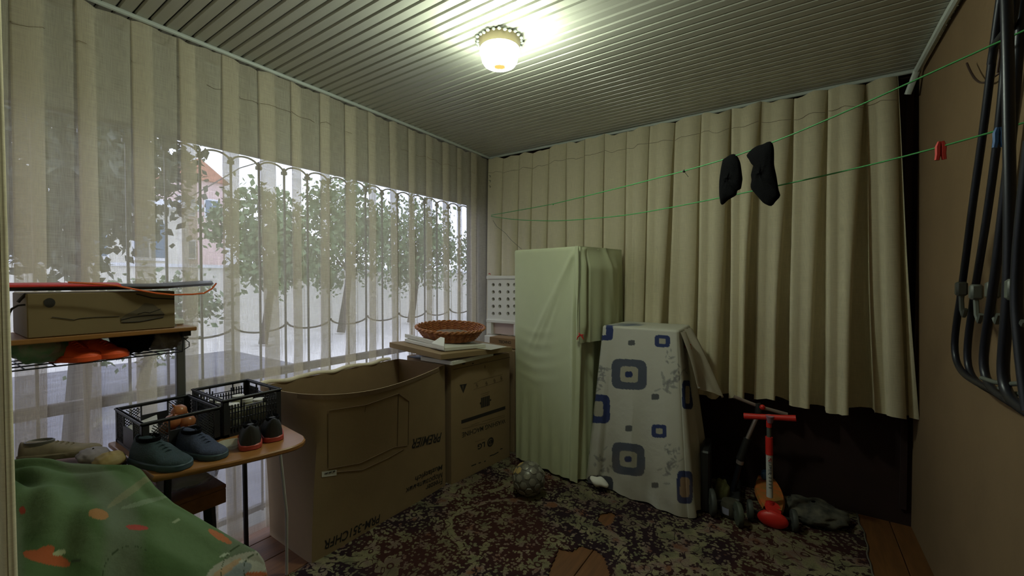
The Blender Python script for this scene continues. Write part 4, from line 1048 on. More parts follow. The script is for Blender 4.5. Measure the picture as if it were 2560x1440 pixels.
# ---- shoes
def shoe(name, L_, W_, Hh, mu, ms, label, group=None, mouth=M['black_cloth'], lace=None):
    root = empty(name, (0,0,0), label, 'shoe', group); n = 20; ns = 26
    def sec(t):  # t 0 heel .. 1 toe
        w_ = W_*(.72+.30*math.sin(math.pi*min(1, t*.9+.1))*1.0) if t < .7 else W_*(.98*math.sqrt(max(0, 1-((t-.7)/.31)**2))+.02)
        if t < .06: w_ *= .55+.45*t/.06*1
        return max(w_*.5, .004)
    def top(t): 
        return Hh*(.95-.10*t/.35) if t < .35 else (Hh*(.85-.55*(t-.35)/.4) if t < .75 else Hh*(.30-.10*((t-.75)/.25)**2))
    G = []
    for i in range(ns+1):
        t = i/ns; w_ = sec(t); h_ = top(t)*(1 if t < .97 else .6); x = L_*(t-.5); row = []
        for k_ in range(n+1):
            a_ = math.pi*k_/n; cy = math.cos(a_); sy_ = math.sin(a_)
            pw_ = .75; row.append((x, w_*(abs(cy)**.8)*(1 if cy > 0 else -1)*(1-.25*sy_*(t < .45)), .018+h_*sy_**pw_))
        G.append(row)
    G = [[(G[0][0][0]-.002, p[1]*.02, .018+(p[2]-.018)*.55) for p in G[0]], [(G[0][0][0]-.0015, p[1]*.7, .018+(p[2]-.018)*.96) for p in G[0]]]+G+[[(G[-1][0][0]+.003, p[1]*.02, .02) for p in G[-1]]]
    up = mk('upper', MB().grid(G), mu, root, 'all')
    out_ = [(L_*(i/ns-.5)*1.03, sec(i/ns)*1.10) for i in range(ns+1)]+[(L_*(i/ns-.5)*1.03, -sec(i/ns)*1.10) for i in range(ns, -1, -1)]
    mk('sole', MB().prism(out_, 0, .024, .004), ms, root, True)
    mk('opening', MB().lathe([(.001, -.012), (.8, -.008), (1, .004), (1.12, .002), (1.08, -.012)], (-L_*.27, 0, .016+Hh*.93), 16, L_*.17, W_*.30), mouth, root, True)
    mb = MB(); 
    mb.tube([(-L_*.13+.0, -W_*.1, Hh*.84), (-L_*.16, 0, Hh*1.16), (-L_*.13, W_*.1, Hh*.84)], .006, 6); mk('tongue', mb, mu, root, True)
    mb = MB()
    for k_ in range(4):
        x = L_*(-.06+.065*k_); t = x/L_+.5; z = .020+top(t)*.97; mb.tube([(x, -W_*.2, z-.008), (x+.004, 0, z+.003), (x, W_*.2, z-.008)], .003, 5)
    mk('laces', mb, lace or mu, root, True)
    return root
def place(o, x, y, z, rz, sc=1, rx=0):
    o.location = (x, y, z); o.rotation_euler = (rx, 0, rz); o.scale = (sc, sc, sc)
s1 = shoe('sneaker', .27, .10, .085, M['bluegreen'], M['bluesole'], 'teal knitted sneaker, left one of the pair before the onion crate', 'blue-green sneakers')
place(s1, .55, .555, TZ, R(15), 1.0)
s2 = shoe('sneaker', .26, .095, .085, M['blue'], M['bluesole'], 'greyish-blue knitted sneaker, right one of the pair before the onion crate', 'blue-green sneakers')
place(s2, .57, .68, TZ, R(12), .95)
rsole = M['coral']
s3 = shoe('sneaker', .22, .085, .095, M['rubber'], rsole, 'black shoe with coral sole, left of the pair at the table end', 'black shoes with coral soles')
place(s3, .60, .845, TZ, R(158), .95)
s4 = copy_tree(s3); tag(s4, 'black shoe with coral sole, right of the pair at the table end', 'shoe', 'black shoes with coral soles'); place(s4, .585, .94, TZ, R(160), .95)
# clear tray
mb = MB().lathe([(.002,.002), (.03,.002), (.05,.022), (.052,.024), (.048,.022), (.03,.006), (.002,.005)], (.60, .765, TZ), 20)
tag(mk('plastic_tray', mb, M['bowl'], None, True), 'small clear plastic dish by the crate corner', 'dish')

# ---- upper desk
ud = empty('school_desk', (.2, .45, TZ), 'grey-legged desk shelf with wooden top and wire book rack, above the onion crate', 'desk')
UX = .37; ur = at(492, 817, 'X', UX); ul = at(20, 840, 'X', UX); UZ = 1.247
V = [(.03, .16), (UX, .16), (UX, ur[1]), (.03, ur[1])]
o = mk('desktop', MB().prism(V, UZ-.018, UZ, .003), M['desk'], ud)
mk('under_frame', MB().box((.24, ur[1]-.03, UZ-.03), (.22, .03, .022)), M['darksteel'], ud)
pst = at(452, 1000, 'X', .075)
for yy in (pst[1], .20):
    mk('post', MB().box((.075, yy, (TZ+UZ)/2-.01), (.028, .036, UZ-TZ-.02), bev=.004), M['steel'], ud); mk('foot', MB().box((.085, yy, TZ+.008), (.045, .03, .014), bev=.003), M['steel'], ud)
bzl = at(60, 912, 'X', .33)[2]; 
RZ = at(300, 897, 'X', .33)[2]
mb = MB()
for xx in (.06, .15, .24, .33): mb.tube([(xx, .17, RZ), (xx, .695, RZ)], .0028, 5)
for yy in np.linspace(.17, .695, 8): mb.tube([(.06, yy, RZ), (.33, yy, RZ)], .0024, 5)
mb.tube([(.33, .17, RZ), (.33, .17, UZ-.02)], .0028, 5); mb.tube([(.33, .695, RZ), (.33, .70, UZ-.02)], .0028, 5); mb.tube([(.06, .695, RZ), (.06, .70, UZ-.02)], .0028, 5)
mb.tube([(.33, .70, UZ-.05), (.345, .715, UZ-.07), (.33, .72, UZ-.09), (.335, .70, UZ-.10)], .002, 5)
mk('wire_rack', mb, M['darksteel'], ud)
# contents of rack
og = 'orange shoes in the wire rack'
for i, (px, w_) in enumerate(((190, 1), (255, 1))):
    p = at(px, 872, 'X', .25)
    if i == 0:
        osh = shoe('orange_shoe', .19, .105, .082, M['orange'], M['orange'], 'orange shoe in the wire rack, left one', og, mouth=M['beige']); place(osh, .25, p[1], RZ+.002, R(28), .92)
    else:
        o = copy_tree(osh); tag(o, 'orange shoe in the wire rack, right one', 'shoe', og); place(o, .25, p[1], RZ+.002, R(34), .92)
def lump(name, c, d, m_, label, cat, seed, amp=.12, zmin=None, fold=9):
    rs = np.random.RandomState(seed); ph = rs.rand(8)*6.28; mb = MB(); n, m2 = 30, 18; G = []
    for i in range(m2+1):
        row = []; b2 = math.pi*(.02+.96*i/m2)
        for k_ in range(n):
            a_ = 2*math.pi*k_/n; ux, uy, uz = math.sin(b2)*math.cos(a_), math.sin(b2)*math.sin(a_), -math.cos(b2)
            f = 1+amp*(math.sin(fold*ux+ph[0]+2*math.sin(3*uz+ph[1]))+.6*math.sin(fold*1.6*uy+ph[2]+uz*4)+.4*math.sin(fold*2*uz+ph[3]))
            q = [c[0]+ux*d[0]*f, c[1]+uy*d[1]*f, c[2]+uz*d[2]*f]
            if zmin is not None: q[2] = max(zmin, q[2])
            row.append(q)
        G.append(row)
    mb.grid(G, True); o = mk(name, mb, m_, None, 'all'); tag(o, label, cat); return o
p = at(335, 862, 'X', .22); lump('black_scarf', (.21, p[1]-.005, RZ+.06), (.10, .062, .056), M['black_cloth'], 'black woolly cloth stuffed in the wire rack beside the orange shoes', 'cloth', 3, .14, RZ+.004)
p = at(410, 852, 'X', .22); lump('grey_cloth', (.22, .665, RZ+.062), (.10, .066, .054), M['grey_cloth'], 'crumpled grey-brown cloth at the right end of the wire rack', 'cloth', 5, .16, RZ+.004)
p = at(100, 872, 'X', .25); lump('green_bag', (.23, p[1], RZ+.058), (.09, .07, .052), M['greenbag'], 'green printed plastic bag at the left end of the wire rack', 'bag', 8, .08, RZ+.004)
# carton on the upper desk
cy0_, cy1_ = at(68, 820, 'X', .36)[1], at(438, 815, 'X', .36)[1]; ch = at(438, 742, 'X', .36)[2]-UZ
cb_ = empty('flat_carton', (.22, (cy0_+cy1_)/2, UZ), 'long brown carton with a sneaker drawing on the upper desk', 'box')
ch = .155
mk('carton', MB().box((.205, (cy0_+cy1_)/2, UZ+ch/2+.001), (.31, cy1_-cy0_, ch), bev=.003), mat('shoe_carton', (.19,.135,.065), .9, var=.12, vscale=4), cb_)
xf = .3615
def pc(x, y): p = at(x, y, 'X', xf); return p
c = pc(124, 757); V = [c+np.array([0, .014*math.cos(a_), .017*math.sin(a_)]) for a_ in np.linspace(0, 6.28, 21)[:-1]]
mk('finger_hole', MB().add(V, [tuple(range(20))]), M['ink'], cb_)
V = [pc(*q) for q in ((303,806), (302,796), (315,786), (345,772), (362,757), (382,760), (396,770), (405,778), (412,786), (408,794), (370,802), (330,807))]
lab(mk('printed_shoe', MB().add(V, [tuple(range(12))]), mat('shoe_print', (.105,.08,.05), .9), cb_), 'printed sneaker outline')
mb = MB(); mb.tube([pc(*q)+[.001,0,0] for q in ((303,800), (330,793), (370,788), (410,786))], .0016, 4); mb.tube([pc(*q)+[.001,0,0] for q in ((305,806), (350,804), (408,793))], .0016, 4); mb.tube([pc(*q)+[.001,0,0] for q in ((345,785), (362,780), (375,782), (402,772))], .0012, 4)
mb.tube([pc(*q)+[.001,0,0] for q in ((130,793), (165,797), (185,800), (200,796), (240,793), (298,791))], .0012, 4)
mb.tube([pc(*q)+[.001,0,0] for q in ((340,735), (380,745), (436,748))], .002, 4)
mk('printed_lines', mb, M['ink'], cb_)
# racket case in clear plastic lying on the carton
rcz = UZ+ch+.004
rc = empty('racket_case', (.25, .45, rcz), 'long flat black and red case in clear plastic on top of the carton', 'case')
def P_(x, y, X=.36): return at(x, y, 'X', X)
tip = P_(541, 706)[1]; st0 = P_(22, 706)[1]
rows = []
for i, s in enumerate(np.linspace(0, 1, 40)):
    yy = st0+(tip-st0)*s; wd = .055+.07*sm(.3, .75, s); wd *= math.sqrt(max(.02, 1-max(0, (s-.86)/.14)**2)); cx = .30
    lift = .004+.012*sm(.6, 1, s); row = []
    for k_ in range(16):
        a_ = 2*math.pi*k_/16; row.append((cx+wd*math.cos(a_), yy, rcz+.013+lift+.012*math.sin(a_)))
    rows.append(row)
mk('case_body', MB().grid(rows, True), M['blackplastic'], rc, True)
rows2 = [[(p[0], p[1]-.001, p[2]+.002) for p in r_] for r_ in rows[:19]]; rows2 = [[((p[0]-.30)*1.04+.30, p[1], (p[2]-rcz)*1.12+rcz) for p in r_] for r_ in rows2]
lab(mk('red_sleeve', MB().grid(rows2, True), M['red'], rc, True), 'red-orange half of the case')
rows3 = [[((p[0]-.30)*1.12+.30, p[1]+.01, (p[2]-rcz-.02)*1.25+rcz+.022) for p in r_] for r_ in rows[18:]]
lab(mk('clear_wrap', MB().grid(rows3, True), M['wrap'], rc, True), 'clear plastic wrapping')
cord = [P_(x, y, .425) for x, y in ((170,706), (230,709), (290,714), (340,724), (390,733), (430,737), (480,736), (510,733), (530,722), (541,708))]
lab(mk('cord', MB().tube(cord, .0034, 6), M['cordorange'], rc, True), 'orange cord loop')
# wire ends at the left of the carton
mb = MB().tube([P_(66, 735, .33), P_(52, 748, .33), P_(45, 756, .33)], .005, 5); mb.tube([P_(64, 762, .33), P_(45, 764, .33), P_(30, 772, .33), P_(24, 782, .33)], .0035, 5); mb.tube([P_(24, 782, .33), (.33, P_(24, 782, .33)[1]-.01, UZ+.004)], .003, 5)
tag(mk('cable_end', mb, M['iron'], None, True), 'dark curled cable sticking out left of the long carton', 'cable')
# small white thing on the desk end
tag(mk('foam_scrap', MB().box((.20, ur[1]-.035, UZ+.014), (.11, .05, .026), .1, .006), M['foam']), 'white foam scrap on the right end of the upper desk', 'foam')

# ---- blanket covered bench in the foreground
E_ = [(20,1170,.79), (140,1160,.79), (260,1166,.785), (325,1166,.78), (350,1178,.77), (385,1222,.74), (430,1262,.715), (520,1315,.655), (600,1362,.60), (640,1383,.57), (656,1405,.54), (664,1440,.50), (668,1500,.44)]
EP = np.array([at(x, y, 'Z', z) for x, y, z in E_])
def interp_path(P, n):
    d = np.concatenate([[0], np.cumsum(np.linalg.norm(np.diff(P, axis=0), axis=1))]); s = np.linspace(0, d[-1], n)
    return np.stack([np.interp(s, d, P[:, i]) for i in range(3)], 1)
EPi = interp_path(EP, 260)
for _ in range(3): EPi[1:-1] = EPi[1:-1]*.5+EPi[:-2]*.25+EPi[2:]*.25
rows = []
for kk in range(6, 0, -1):                                # skirt falling behind the edge
    f = kk/6; rows.append([(min(p[0]+.02*f+.0*i, 9), p[1]+.018*math.sin(f*1.5)+.006*math.sin(i*.25)*f, p[2]*(1-f)+.02*f-.004) for i, p in enumerate(EPi)])
for v in np.linspace(0, 1, 170):
    row = []
    for i, p in enumerate(EPi):
        s = i/259; tgt_y = .155; y = p[1]+(tgt_y-p[1])*v; x = p[0]+.10*v*s
        z = p[2]+.006*math.sin(v*3)-.0*v
        z += .010*math.sin(9*s+7*v)*sm(0, .12, v)+.012*math.sin(5*v*3+s*11)*sm(0, .15, v)*(1-.5*s)+.008*math.sin(21*s-9*v+2*math.sin(5*v))*sm(0, .1, v)
        z -= .10*v*v*(.3+.7*s)
        row.append((x, y, z))
    rows.append(row)
G = np.array(rows)
bd = empty('covered_bench', (.6, .35, 0), 'low heap under a green patterned blanket in the left foreground', 'bench')
blk = mk('blanket', MB().grid(G), vcol_mat('printed_blanket', .95, .3), bd, 'all')
Pw = G.reshape(-1, 3); v = Pw-CAM; dd = v@cf; PX = 1280+F*(v@cr)/dd; PY = 720-F*(v@cu)/dd
g1 = np.array([.10, .155, .075]); g2 = np.array([.06, .105, .04]); g3 = np.array([.13, .15, .11])
nzs = np.sin(PX*.013+1.3*np.sin(PY*.02))*np.cos(PY*.017+np.sin(PX*.011)*1.5); k_ = sm(-.2, .5, nzs)[:, None]; cols = g1*(1-k_)+g2*k_
nz2 = np.sin(PX*.021-PY*.017+2*np.sin(PY*.009)); k_ = sm(.2, .9, nz2)[:, None]*.7; cols = cols*(1-k_)+g3*k_
def blob(cx, cy, a_, b2, rot, c, al=1, k=2):
    co, si = math.cos(R(rot)), math.sin(R(rot)); U = ((PX-cx)*co+(PY-cy)*si)/a_; W_ = (-(PX-cx)*si+(PY-cy)*co)/b2; m_ = (np.abs(U)**k+np.abs(W_)**k) < 1
    cols[m_] = cols[m_]*(1-al)+np.array(c)*al
blob(245,1290,23,13,15,(.30,.15,.06)); blob(342,1323,28,7,3,(.32,.06,.05)); blob(120,1400,62,17,12,(.33,.085,.03)); blob(110,1385,30,14,-25,(.33,.085,.03)); blob(150,1385,20,7,-15,(.30,.33,.20)); blob(60,1277,9,10,0,(.28,.05,.03)); blob(548,1345,34,8,30,(.38,.13,.06))
blob(330,1228,80,9,-36,(.22,.20,.12),.5); blob(360,1260,60,6,-15,(.25,.30,.22),.4); blob(195,1402,14,3,-8,(.03,.03,.03),.8)
blob(600,1425,90,36,-18,(.30,.29,.24),.9); blob(625,1418,36,16,10,(.42,.42,.36),.95); blob(590,1432,40,18,-30,(.20,.24,.26),.8); blob(560,1428,50,8,-35,(.34,.22,.13),.9); blob(640,1436,30,6,0,(.42,.12,.05)); blob(440,1305,10,4,-25,(.35,.40,.28),.7); blob(560,1390,14,3,-20,(.40,.45,.35),.8)
for cx, cy, r1, r2 in ((330,1450,75,73.6), (620,1440,70,68.5), (640,1425,34,32.7)):
    D_ = np.hypot(PX-cx, (PY-cy)*.9); m_ = (D_ < r1)&(D_ > r2)&(PX < cx+40); cols[m_] = (.03, .05, .02)
paint(blk, cols)
md = blk.modifiers.new('thickness', 'SOLIDIFY'); md.thickness = .006; md.offset = -1
# items behind the blanket
bs = shoe('beige_shoe', .24, .085, .055, M['beige'], M['beige'], 'worn beige canvas shoe behind the blanket at the far left', None, mouth=M['balldark']); place(bs, .21, .345, .775, R(55), .95)
p = at(265, 1160, 'X', .45); lump('bread_bag', (p[0], p[1]+.01, .785), (.05, .045, .030), M['bread'], 'pale yellow wrapped loaf behind the green blanket', 'bag', 11, .05)
p = at(215, 1150, 'X', .33); lump('folded_cloth', (p[0], p[1]+.02, .782), (.07, .045, .025), mat('mauve_cloth', (.28,.24,.24), .9, var=.3), 'folded greyish cloth beside the yellow loaf', 'cloth', 12, .07)
tag(mk('bench_board', MB().box((.33, .40, .375), (.50, .14, .745)), M['deskdark']), 'brown wooden box side behind the green blanket', 'box')

# ================================================================ CLOTHES LINES
LA = np.array([.075, 3.24]); H_1 = np.array([3.09, 1.60]); H_2 = np.array([3.09, 1.80])
def line_pts(px, Hh): 
    return [atp(x, y, LA, Hh) for x, y in px]
def smoothpath(P, n=60):
    P = np.array(P); d = np.concatenate([[0], np.cumsum(np.linalg.norm(np.diff(P, axis=0), axis=1))]); s = np.linspace(0, d[-1], n)
    Q = np.stack([np.interp(s, d, P[:, i]) for i in range(3)], 1)
    for _ in range(12): Q[1:-1] = Q[1:-1]*.5+Q[:-2]*.25+Q[2:]*.25
    return Q
l1 = smoothpath(line_pts([(1228,538), (1380,511), (1560,467), (1710,428), (1880,380), (1935,355), (2060,305), (2160,260), (2290,199), (2480,112), (2560,78), (2680,22)], H_1))
l2 = smoothpath(line_pts([(1228,541), (1290,550), (1400,553), (1560,540), (1700,515), (1900,474), (2060,440), (2240,398), (2352,370), (2560,308), (2590,298)], H_2))
c1 = mk('clothesline', MB().tube(l1, .0028, 6), M['green'], None, True); tag(c1, 'upper green clothes line with the socks hung on it', 'clothesline')
c2 = mk('clothesline', MB().tube(l2, .0028, 6), M['green'], None, True); tag(c2, 'lower green clothes line crossing in front of the back curtain', 'clothesline')
kn = atp(1710, 428, LA, H_1); mb = MB().ball(kn, .007); mb.tube([kn, kn+[.02, 0, -.03]], .001, 4); lab(mk('knot', mb, M['iron'], c1), 'dark knot')
mk('knot', MB().ball(atp(1383, 511, LA, H_1), .005), M['green'], c1)
mb = MB(); q = [atp(x, y, LA, H_1)+np.array([0,.02,0]) for x, y in ((1228,548), (1238,565), (1260,582), (1275,600), (1300,622))]; mb.tube(q, .0018, 5)
tag(mk('loose_string', mb, M['clip'], None, True), 'thin loose string hanging from the corner tie', 'string')
mb = MB(); 
for k_ in range(3):
    c = at(1225, (440, 452, 466)[k_], 'Y', 3.20); mb.tube([c+[-.012,0,.006], c+[.01,-.004,0], c+[.0,0,-.012]], .003, 5)
tag(mk('corner_tie', mb, M['clip'], None, True), 'grey knotted cord tying the two curtains at the corner', 'cord')
c = at(1224, 685, 'Y', 3.19); mb = MB().tube([c+[-.012,0,0], c+[0,-.006,.005], c+[.012,0,-.004]], .004, 5); tag(mk('red_thread', mb, M['red'], None, True), 'tiny red thread tied at the curtain edge in the corner', 'thread')
# socks
def sock(px, label, seed):
    """closed outline in the plane of the upper line, given real thickness"""
    P = [atp(x, y, LA, H_1) for x, y in px]; ld = np.array([*(H_1-LA), 0]); ld /= np.linalg.norm(ld); nn = np.array([ld[1], -ld[0], 0])
    rs = np.random.RandomState(seed); c = np.mean(P, 0); rows = []
    n = 64; Pl = np.array(P+[P[0]]); d = np.concatenate([[0], np.cumsum(np.linalg.norm(np.diff(Pl, axis=0), axis=1))]); s = np.linspace(0, d[-1], n+1)[:-1]
    O = np.stack([np.interp(s, d, Pl[:, i]) for i in range(3)], 1)
    for _ in range(1): O = O*.6+np.roll(O, 1, 0)*.2+np.roll(O, -1, 0)*.2
    for f, th in ((.02, 1.0), (.3, .97), (.6, .85), (.85, .6), (.97, .3), (1.0, 0)):
        rows.append([c+(p-c)*f+nn*(.019*th+.005*math.sin(f*9+i*.35)*th) for i, p in enumerate(O)])
    for f, th in ((.97, .3), (.85, .6), (.6, .85), (.3, .97), (.02, 1.0)):
        rows.append([c+(p-c)*f-nn*(.016*th+.004*math.sin(f*8+i*.4)*th) for i, p in enumerate(O)])
    root = empty('sock', c, label, 'sock', 'black socks on the clothes line')
    mk('knit', MB().grid(rows, True), M['black_cloth'], root, 'all')
    return root
sock([(1808,398), (1818,392), (1826,386), (1836,384), (1845,392), (1850,405), (1853,430), (1856,448), (1852,474), (1841,476), (1840,489), (1820,500), (1808,512), (1802,513), (1799,490), (1800,450), (1803,420)], 'smaller black sock on the left, folded over the green line', 1)
sock([(1866,388), (1880,372), (1895,363), (1908,361), (1920,353), (1931,354), (1934,370), (1934,410), (1941,440), (1946,478), (1952,492), (1938,504), (1934,512), (1927,517), (1908,508), (1893,490), (1880,476), (1877,465), (1882,452), (1878,440), (1884,415), (1886,403), (1875,401)], 'larger black sock on the right, wide at the top', 2)
# pegs
def peg(c, m_, label, rot=0):
    root = empty('clothes_peg', c, label, 'clothespin', 'clothes pegs on the green line'); c = np.array(c)
    for s in (-1, 1):
        mk('jaw', MB().tube([c+[s*.003, 0, .018], c+[s*.0065, 0, .002], c+[s*.006, 0, -.022], c+[s*.0085, 0, -.040]], [.005, .0075, .007, .006], 6), m_, root, True)
    mk('spring', MB().tube([c+[-.009,0,.0], c+[.009,0,0]], .003, 6), M['clip'], root)
peg(atp(2352, 368, LA, H_2), M['red'], 'red plastic clothes peg on the lower line'); peg(atp(2498, 334, LA, H_2), M['scblue'], 'dark blue clothes peg among the black tubes')
# ================================================================ TUBE RACK ON RIGHT WALL
rk = empty('folding_tube_frame', (3.0, 2.0, 1.0), 'folded black metal tube frames hung on the right wall', 'rack')
def tubep(px, X, r_=.0105, m_=None):
    P = smoothpath([at(x, y, 'X', X) for x, y in px], 50); P[:, 0] = np.clip(P[:, 0], 0, 3.10); return mk('tube', MB().tube(P, r_, 10), m_ or M['tube'], rk, True)
tubep([(2510,-60), (2500,0), (2482,130), (2460,320), (2440,450), (2425,560), (2408,700), (2396,780), (2380,870), (2377,895), (2384,915), (2402,935), (2440,957), (2500,985), (2600,1030)], 3.04)
tubep([(2530,-60), (2522,60), (2500,300), (2474,500), (2455,620), (2435,735), (2418,860), (2408,915), (2413,935), (2432,955), (2480,980), (2560,1012), (2620,1040)], 3.06)
tubep([(2560,-40), (2548,100), (2530,330), (2511,500), (2482,735), (2460,860), (2450,935), (2458,960), (2490,985), (2560,1025), (2620,1055)], 3.02, .011)
tubep([(2515,-40), (2520,140), (2522,330), (2525,500), (2522,740), (2510,880), (2499,965), (2506,990), (2540,1015), (2620,1060)], 2.98, .012)
tubep([(2545,-60), (2530,60), (2505,90), (2485,115), (2478,160)], 3.0, .010)
tubep([(2575,350), (2558,500), (2545,640), (2540,760), (2553,900), (2570,1030)], 2.96, .011)
tubep([(2455,945), (2490,957), (2530,960), (2580,958)], 2.99, .006, M['clip']); tubep([(2500,970), (2530,984), (2580,988)], 3.0, .006, M['clip'])
for x, y in ((2403,722), (2440,730), (2482,725), (2538,724)):
    p = at(x, y, 'X', 3.03 if x < 2500 else 2.965)
    mb = MB().box(p, (.03, .03, .05), bev=.006); mb.tube([p+[0,.0,-.02], p+[0,-.012,-.075], p+[0,-.034,-.095], p+[0,-.050,-.07]], .007, 6); lab(mk('hook_clip', mb, M['clip'], rk, True), 'grey plastic hook clip')
hk = [at(x, y, 'X', 3.085) for x, y in ((2417,158), (2425,178), (2434,195), (2445,206), (2456,211), (2466,210), (2475,200), (2482,180))]; hk[-1][0] = 3.11
tag(mk('wall_hook', MB().tube(smoothpath(hk, 20), .0035, 6), M['hook'], None, True), 'bent rusty wire hook on the right wall', 'hook')
hk = [at(x, y, 'X', 3.07) for x, y in ((2497,105), (2500,140), (2494,180))]; hk.append(hk[-1]+np.array([.04, 0, .0]))
tag(mk('wall_hook', MB().tube(hk, .004, 6), M['hook'], None, True), 'straight rusty pin beside the tube frames', 'hook')

# ================================================================ SCOOTERS
sc = empty('toddler_scooter', (2.45, 2.95, 0), 'red three-wheeled child scooter with white lettered stem', 'scooter')
SY = 2.90; top_ = at(1925, 1043, 'Y', SY); bt = at(1925, 1262, 'Y', SY)
L1, L2 = at(1860, 1040, 'Y', SY), at(1990, 1046, 'Y', SY)
mk('handlebar', MB().tube([L1, L1*.75+L2*.25, (L1+L2)/2, L1*.25+L2*.75, L2], [.019, .0165, .017, .0165, .019], 12), M['scred'], sc, True)
lab(mk('handle_cap', MB().tube([top_+[0,-.012,.012], top_+[0,-.004,-.03]], [.022, .015], 10), mat('mauve_plastic', (.30,.16,.22), .5), sc, True), 'mauve centre cap')
def stem(ya, yb, r_, m_, nm, lb=None):
    o = mk(nm, MB().tube([at(1922+(ya-1043)*.012, ya, 'Y', SY), at(1922+(yb-1043)*.012, yb, 'Y', SY)], r_, 14), m_, sc, True)
    if lb: lab(o, lb)
stem(1050, 1068, .014, M['scred'], 'neck'); stem(1066, 1094, .012, M['clip'], 'inner_tube'); stem(1092, 1136, .0195, M['scred'], 'clamp'); stem(1134, 1242, .0175, M['scwhite'], 'stem', 'white stem with red and grey letters')
stm = [c for c in sc.children if c.name.startswith('stem')][0]
p0, p1 = at(1924.3, 1145, 'Y', SY-.0182), at(1925.3, 1228, 'Y', SY-.0182); LL = abs(p0[2]-p1[2]); mred = mat('pink_red_ink', (.35,.03,.04), .6); mgry = mat('grey_ink', (.10,.10,.11), .6)
for body, a0, a1, m_ in (('S', 0, .12, mred), ('UPER', .13, .52, mgry)):
    ctr = p0+(p1-p0)*(a0+a1)/2
    def fn(u, v, c=ctr): th = v/.0178; return (c[0]+.0182*math.sin(th)+0, SY-.0184*math.cos(th), c[2]-u)
    text_mesh(body, stm, m_, fn, .019, width=LL*(a1-a0), bold=.02)
for k_ in range(4):
    c = p0+(p1-p0)*(.60+.1*k_); mk('worn_print', MB().grid([[(c[0]+.0182*math.sin(th), SY-.0184*math.cos(th), c[2]+dz) for th in np.linspace(-.5, .5, 5)] for dz in (-.003, .003)]), M['clip'], stm)
cov = at(1932, 1298, 'Y', 2.86)
mk('front_fork', MB().tube([bt+[0,0,.02], bt+[.003,-.01,-.03], [cov[0], 2.87, .11]], [.022, .030, .045], 12), M['scred'], sc, True)
mb = MB().ball((0,0,0), .075, 1.05, .42, .66, 24, 14); mb.v = [(p[0]+cov[0], p[1]+2.85, p[2]+cov[2]+.004) for p in mb.v]
lab(mk('wheel_cover', mb, M['scred'], sc, True), 'red round front cover')
dk = []; 
V = []
for t in np.linspace(0, 1, 12):
    w_ = .05+.03*math.sin(t*3.1); yy = 2.88+.36*t; x_ = 2.44-.05*t
    V.append([(x_-w_, yy, .085+.03*t), (x_-w_*.9, yy, .105+.03*t), (x_, yy, .112+.03*t), (x_+w_*.9, yy, .105+.03*t), (x_+w_, yy, .085+.03*t), (x_, yy, .07+.03*t)])
lab(mk('deck', MB().grid(V, True), M['scorange'], sc, True), 'orange deck')
wl1, wl2 = at(2000, 1300, 'Y', 2.90), at(1868, 1295, 'Y', 2.86)
wh = None
def wheel(c, r_, w_, root, m1=M['wheel'], ax=(1, 0)):
    a_ = np.array([ax[0], ax[1], 0]); c = np.array(c); mb = MB()
    b2 = np.array([0,0,1.]); e = np.cross(a_, b2)
    rows = []
    for (rr, off) in ((.25, -.5), (.7, -.5), (.95, -.42), (1, -.2), (1, .2), (.95, .42), (.7, .5), (.25, .5)):
        rows.append([c+a_*off*w_+r_*rr*(e*math.cos(q)+b2*math.sin(q)) for q in np.linspace(0, 2*math.pi, 25)[:-1]])
    o = mk('wheel', mb.grid(rows, True), m1, root, True)
    mk('hub', MB().tube([c-a_*w_*.52, c+a_*w_*.52], r_*.26, 10), M['clip'], o, True)
wheel((2.545, 2.89, .062), .06, .030, sc, ax=(.97, .2)); wheel((2.325, 2.87, .062), .06, .030, sc, ax=(.97, .2)); wheel((2.39, 3.24, .055), .05, .03, sc)
mk('front_axle', MB().tube([(2.325, 2.87, .062), (2.545, 2.89, .062)], .010, 8), M['blackplastic'], sc, True)
mk('rear_fender', MB().box((2.39, 3.20, .165), (.055, .07, .05), bev=.012), M['scblue'], sc)
# second scooter
s2c = empty('kick_scooter', (2.3, 2.95, 0), 'dark folding kick scooter leaning behind the red one', 'scooter')
hb1, hb2 = at(1835, 992, 'Y', 3.02), at(1968, 1036, 'Y', 3.10); hm = at(1898, 1020, 'Y', 3.06)
lab(mk('handlebar', MB().tube([hb1, hm+[0,0,.008], hb2], .0115, 10), M['chrome'], s2c, True), 'pale metal handlebar')
mk('headset', MB().tube([hm+[-.01,0,.028], hm+[0,-.004,0], hm+[-.006,0,-.045]], [.018, .024, .019], 12), M['blackplastic'], s2c, True)
mk('bell', MB().ball(hm+[.018,-.018,.012], .017), M['scred'], s2c, True)
mk('upper_stem', MB().tube([hm+[-.002,0,-.03], at(1866, 1102, 'Y', 3.04)], .0125, 10), M['chrome'], s2c, True)
mk('grip_clamp', MB().tube([at(1869, 1096, 'Y', 3.04), at(1850, 1148, 'Y', 3.03)], [.022, .024], 10), M['blackplastic'], s2c, True)
lab(mk('clamp_ring', MB().tube([at(1851, 1151, 'Y', 3.025), at(1849, 1159, 'Y', 3.025)], .022, 12), M['chrome'], s2c, True), 'silver clamp ring')
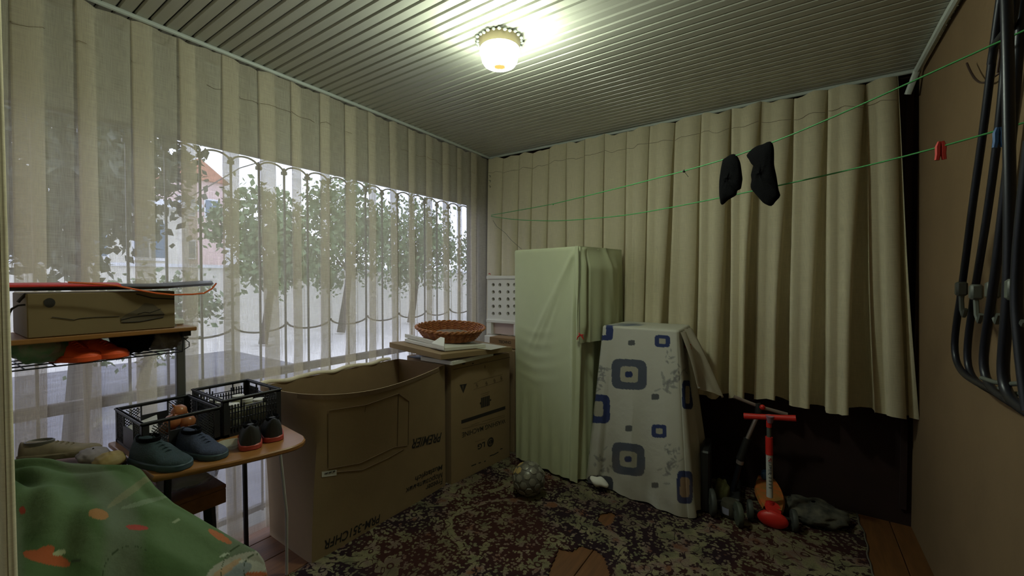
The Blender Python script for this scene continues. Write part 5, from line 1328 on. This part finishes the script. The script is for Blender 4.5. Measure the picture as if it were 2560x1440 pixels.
mk('lower_stem', MB().tube([at(1850, 1154, 'Y', 3.03), at(1838, 1205, 'Y', 3.02), at(1822, 1262, 'Y', 3.0)], [.015, .017, .020], 10), M['tube'], s2c, True)
mk('front_fork', MB().tube([at(1822, 1255, 'Y', 3.0), [2.18, 2.93, .13], [2.17, 2.90, .07]], [.02, .02, .016], 10), M['blackplastic'], s2c, True)
mk('deck', MB().box((2.20, 3.06, .075), (.11, .32, .03), .1, .008), M['blackplastic'], s2c)
wheel((2.125, 2.80, .085), .078, .032, s2c, ax=(.93, .37)); wheel((2.275, 2.76, .075), .066, .032, s2c, mat('olive_wheel', (.06,.07,.05), .6), ax=(.93, .37)); wheel((2.21, 3.23, .06), .052, .03, s2c)
mk('front_axle', MB().tube([(2.125, 2.80, .085), (2.20, 2.85, .09), (2.275, 2.76, .075)], .009, 8), M['blackplastic'], s2c, True)
# clutter round the scooter wheels
def lump2(*a, **k): return lump(*a, **k)
# jar with label
jx = at(1826, 1272, 'Y', 2.86)
root = empty('toy_lantern', (jx[0], 2.84, .014), 'small dark round pot with a pale label at the scooter wheel', 'pot')
mk('pot_body', MB().lathe([(.002,0),(.04,0),(.055,.02),(.056,.06),(.045,.09),(.002,.095)], (jx[0], 2.84, .012), 22), mat('olive_pot', (.07,.065,.05), .4), root, True)
lab(mk('label_patch', MB().grid([[(jx[0]+.0565*math.sin(a_), 2.84-.0565*math.cos(a_), z) for a_ in np.linspace(-.75, 0, 6)] for z in (.035, .055, .075)]), mat('bluish_label', (.30,.30,.42), .4), root), 'bluish white label')
lump('yellow_toy', (jx[0]-.06, 2.93, .10), (.05, .05, .085), mat('olive_cloth', (.13,.13,.045), .8, var=.4, vscale=20), 'olive yellow stuffed toy behind the dark scooter wheel', 'toy', 21, .06, .012)
lump('patterned_cloth', (2.64, 3.10, .045), (.17, .13, .06), mat('camo_cloth', (.13,.12,.09), .9, col2=(.03,.03,.03), vscale=16), 'heap of dark patterned cloth right of the red scooter', 'cloth', 22, .10, .012)
mb = MB().box((2.075, 2.92, .20), (.05, .26, .38), .1, .01); tag(mk('dark_panel', mb, M['blackplastic']), 'black board standing between the patterned sheet and the dark scooter', 'board')
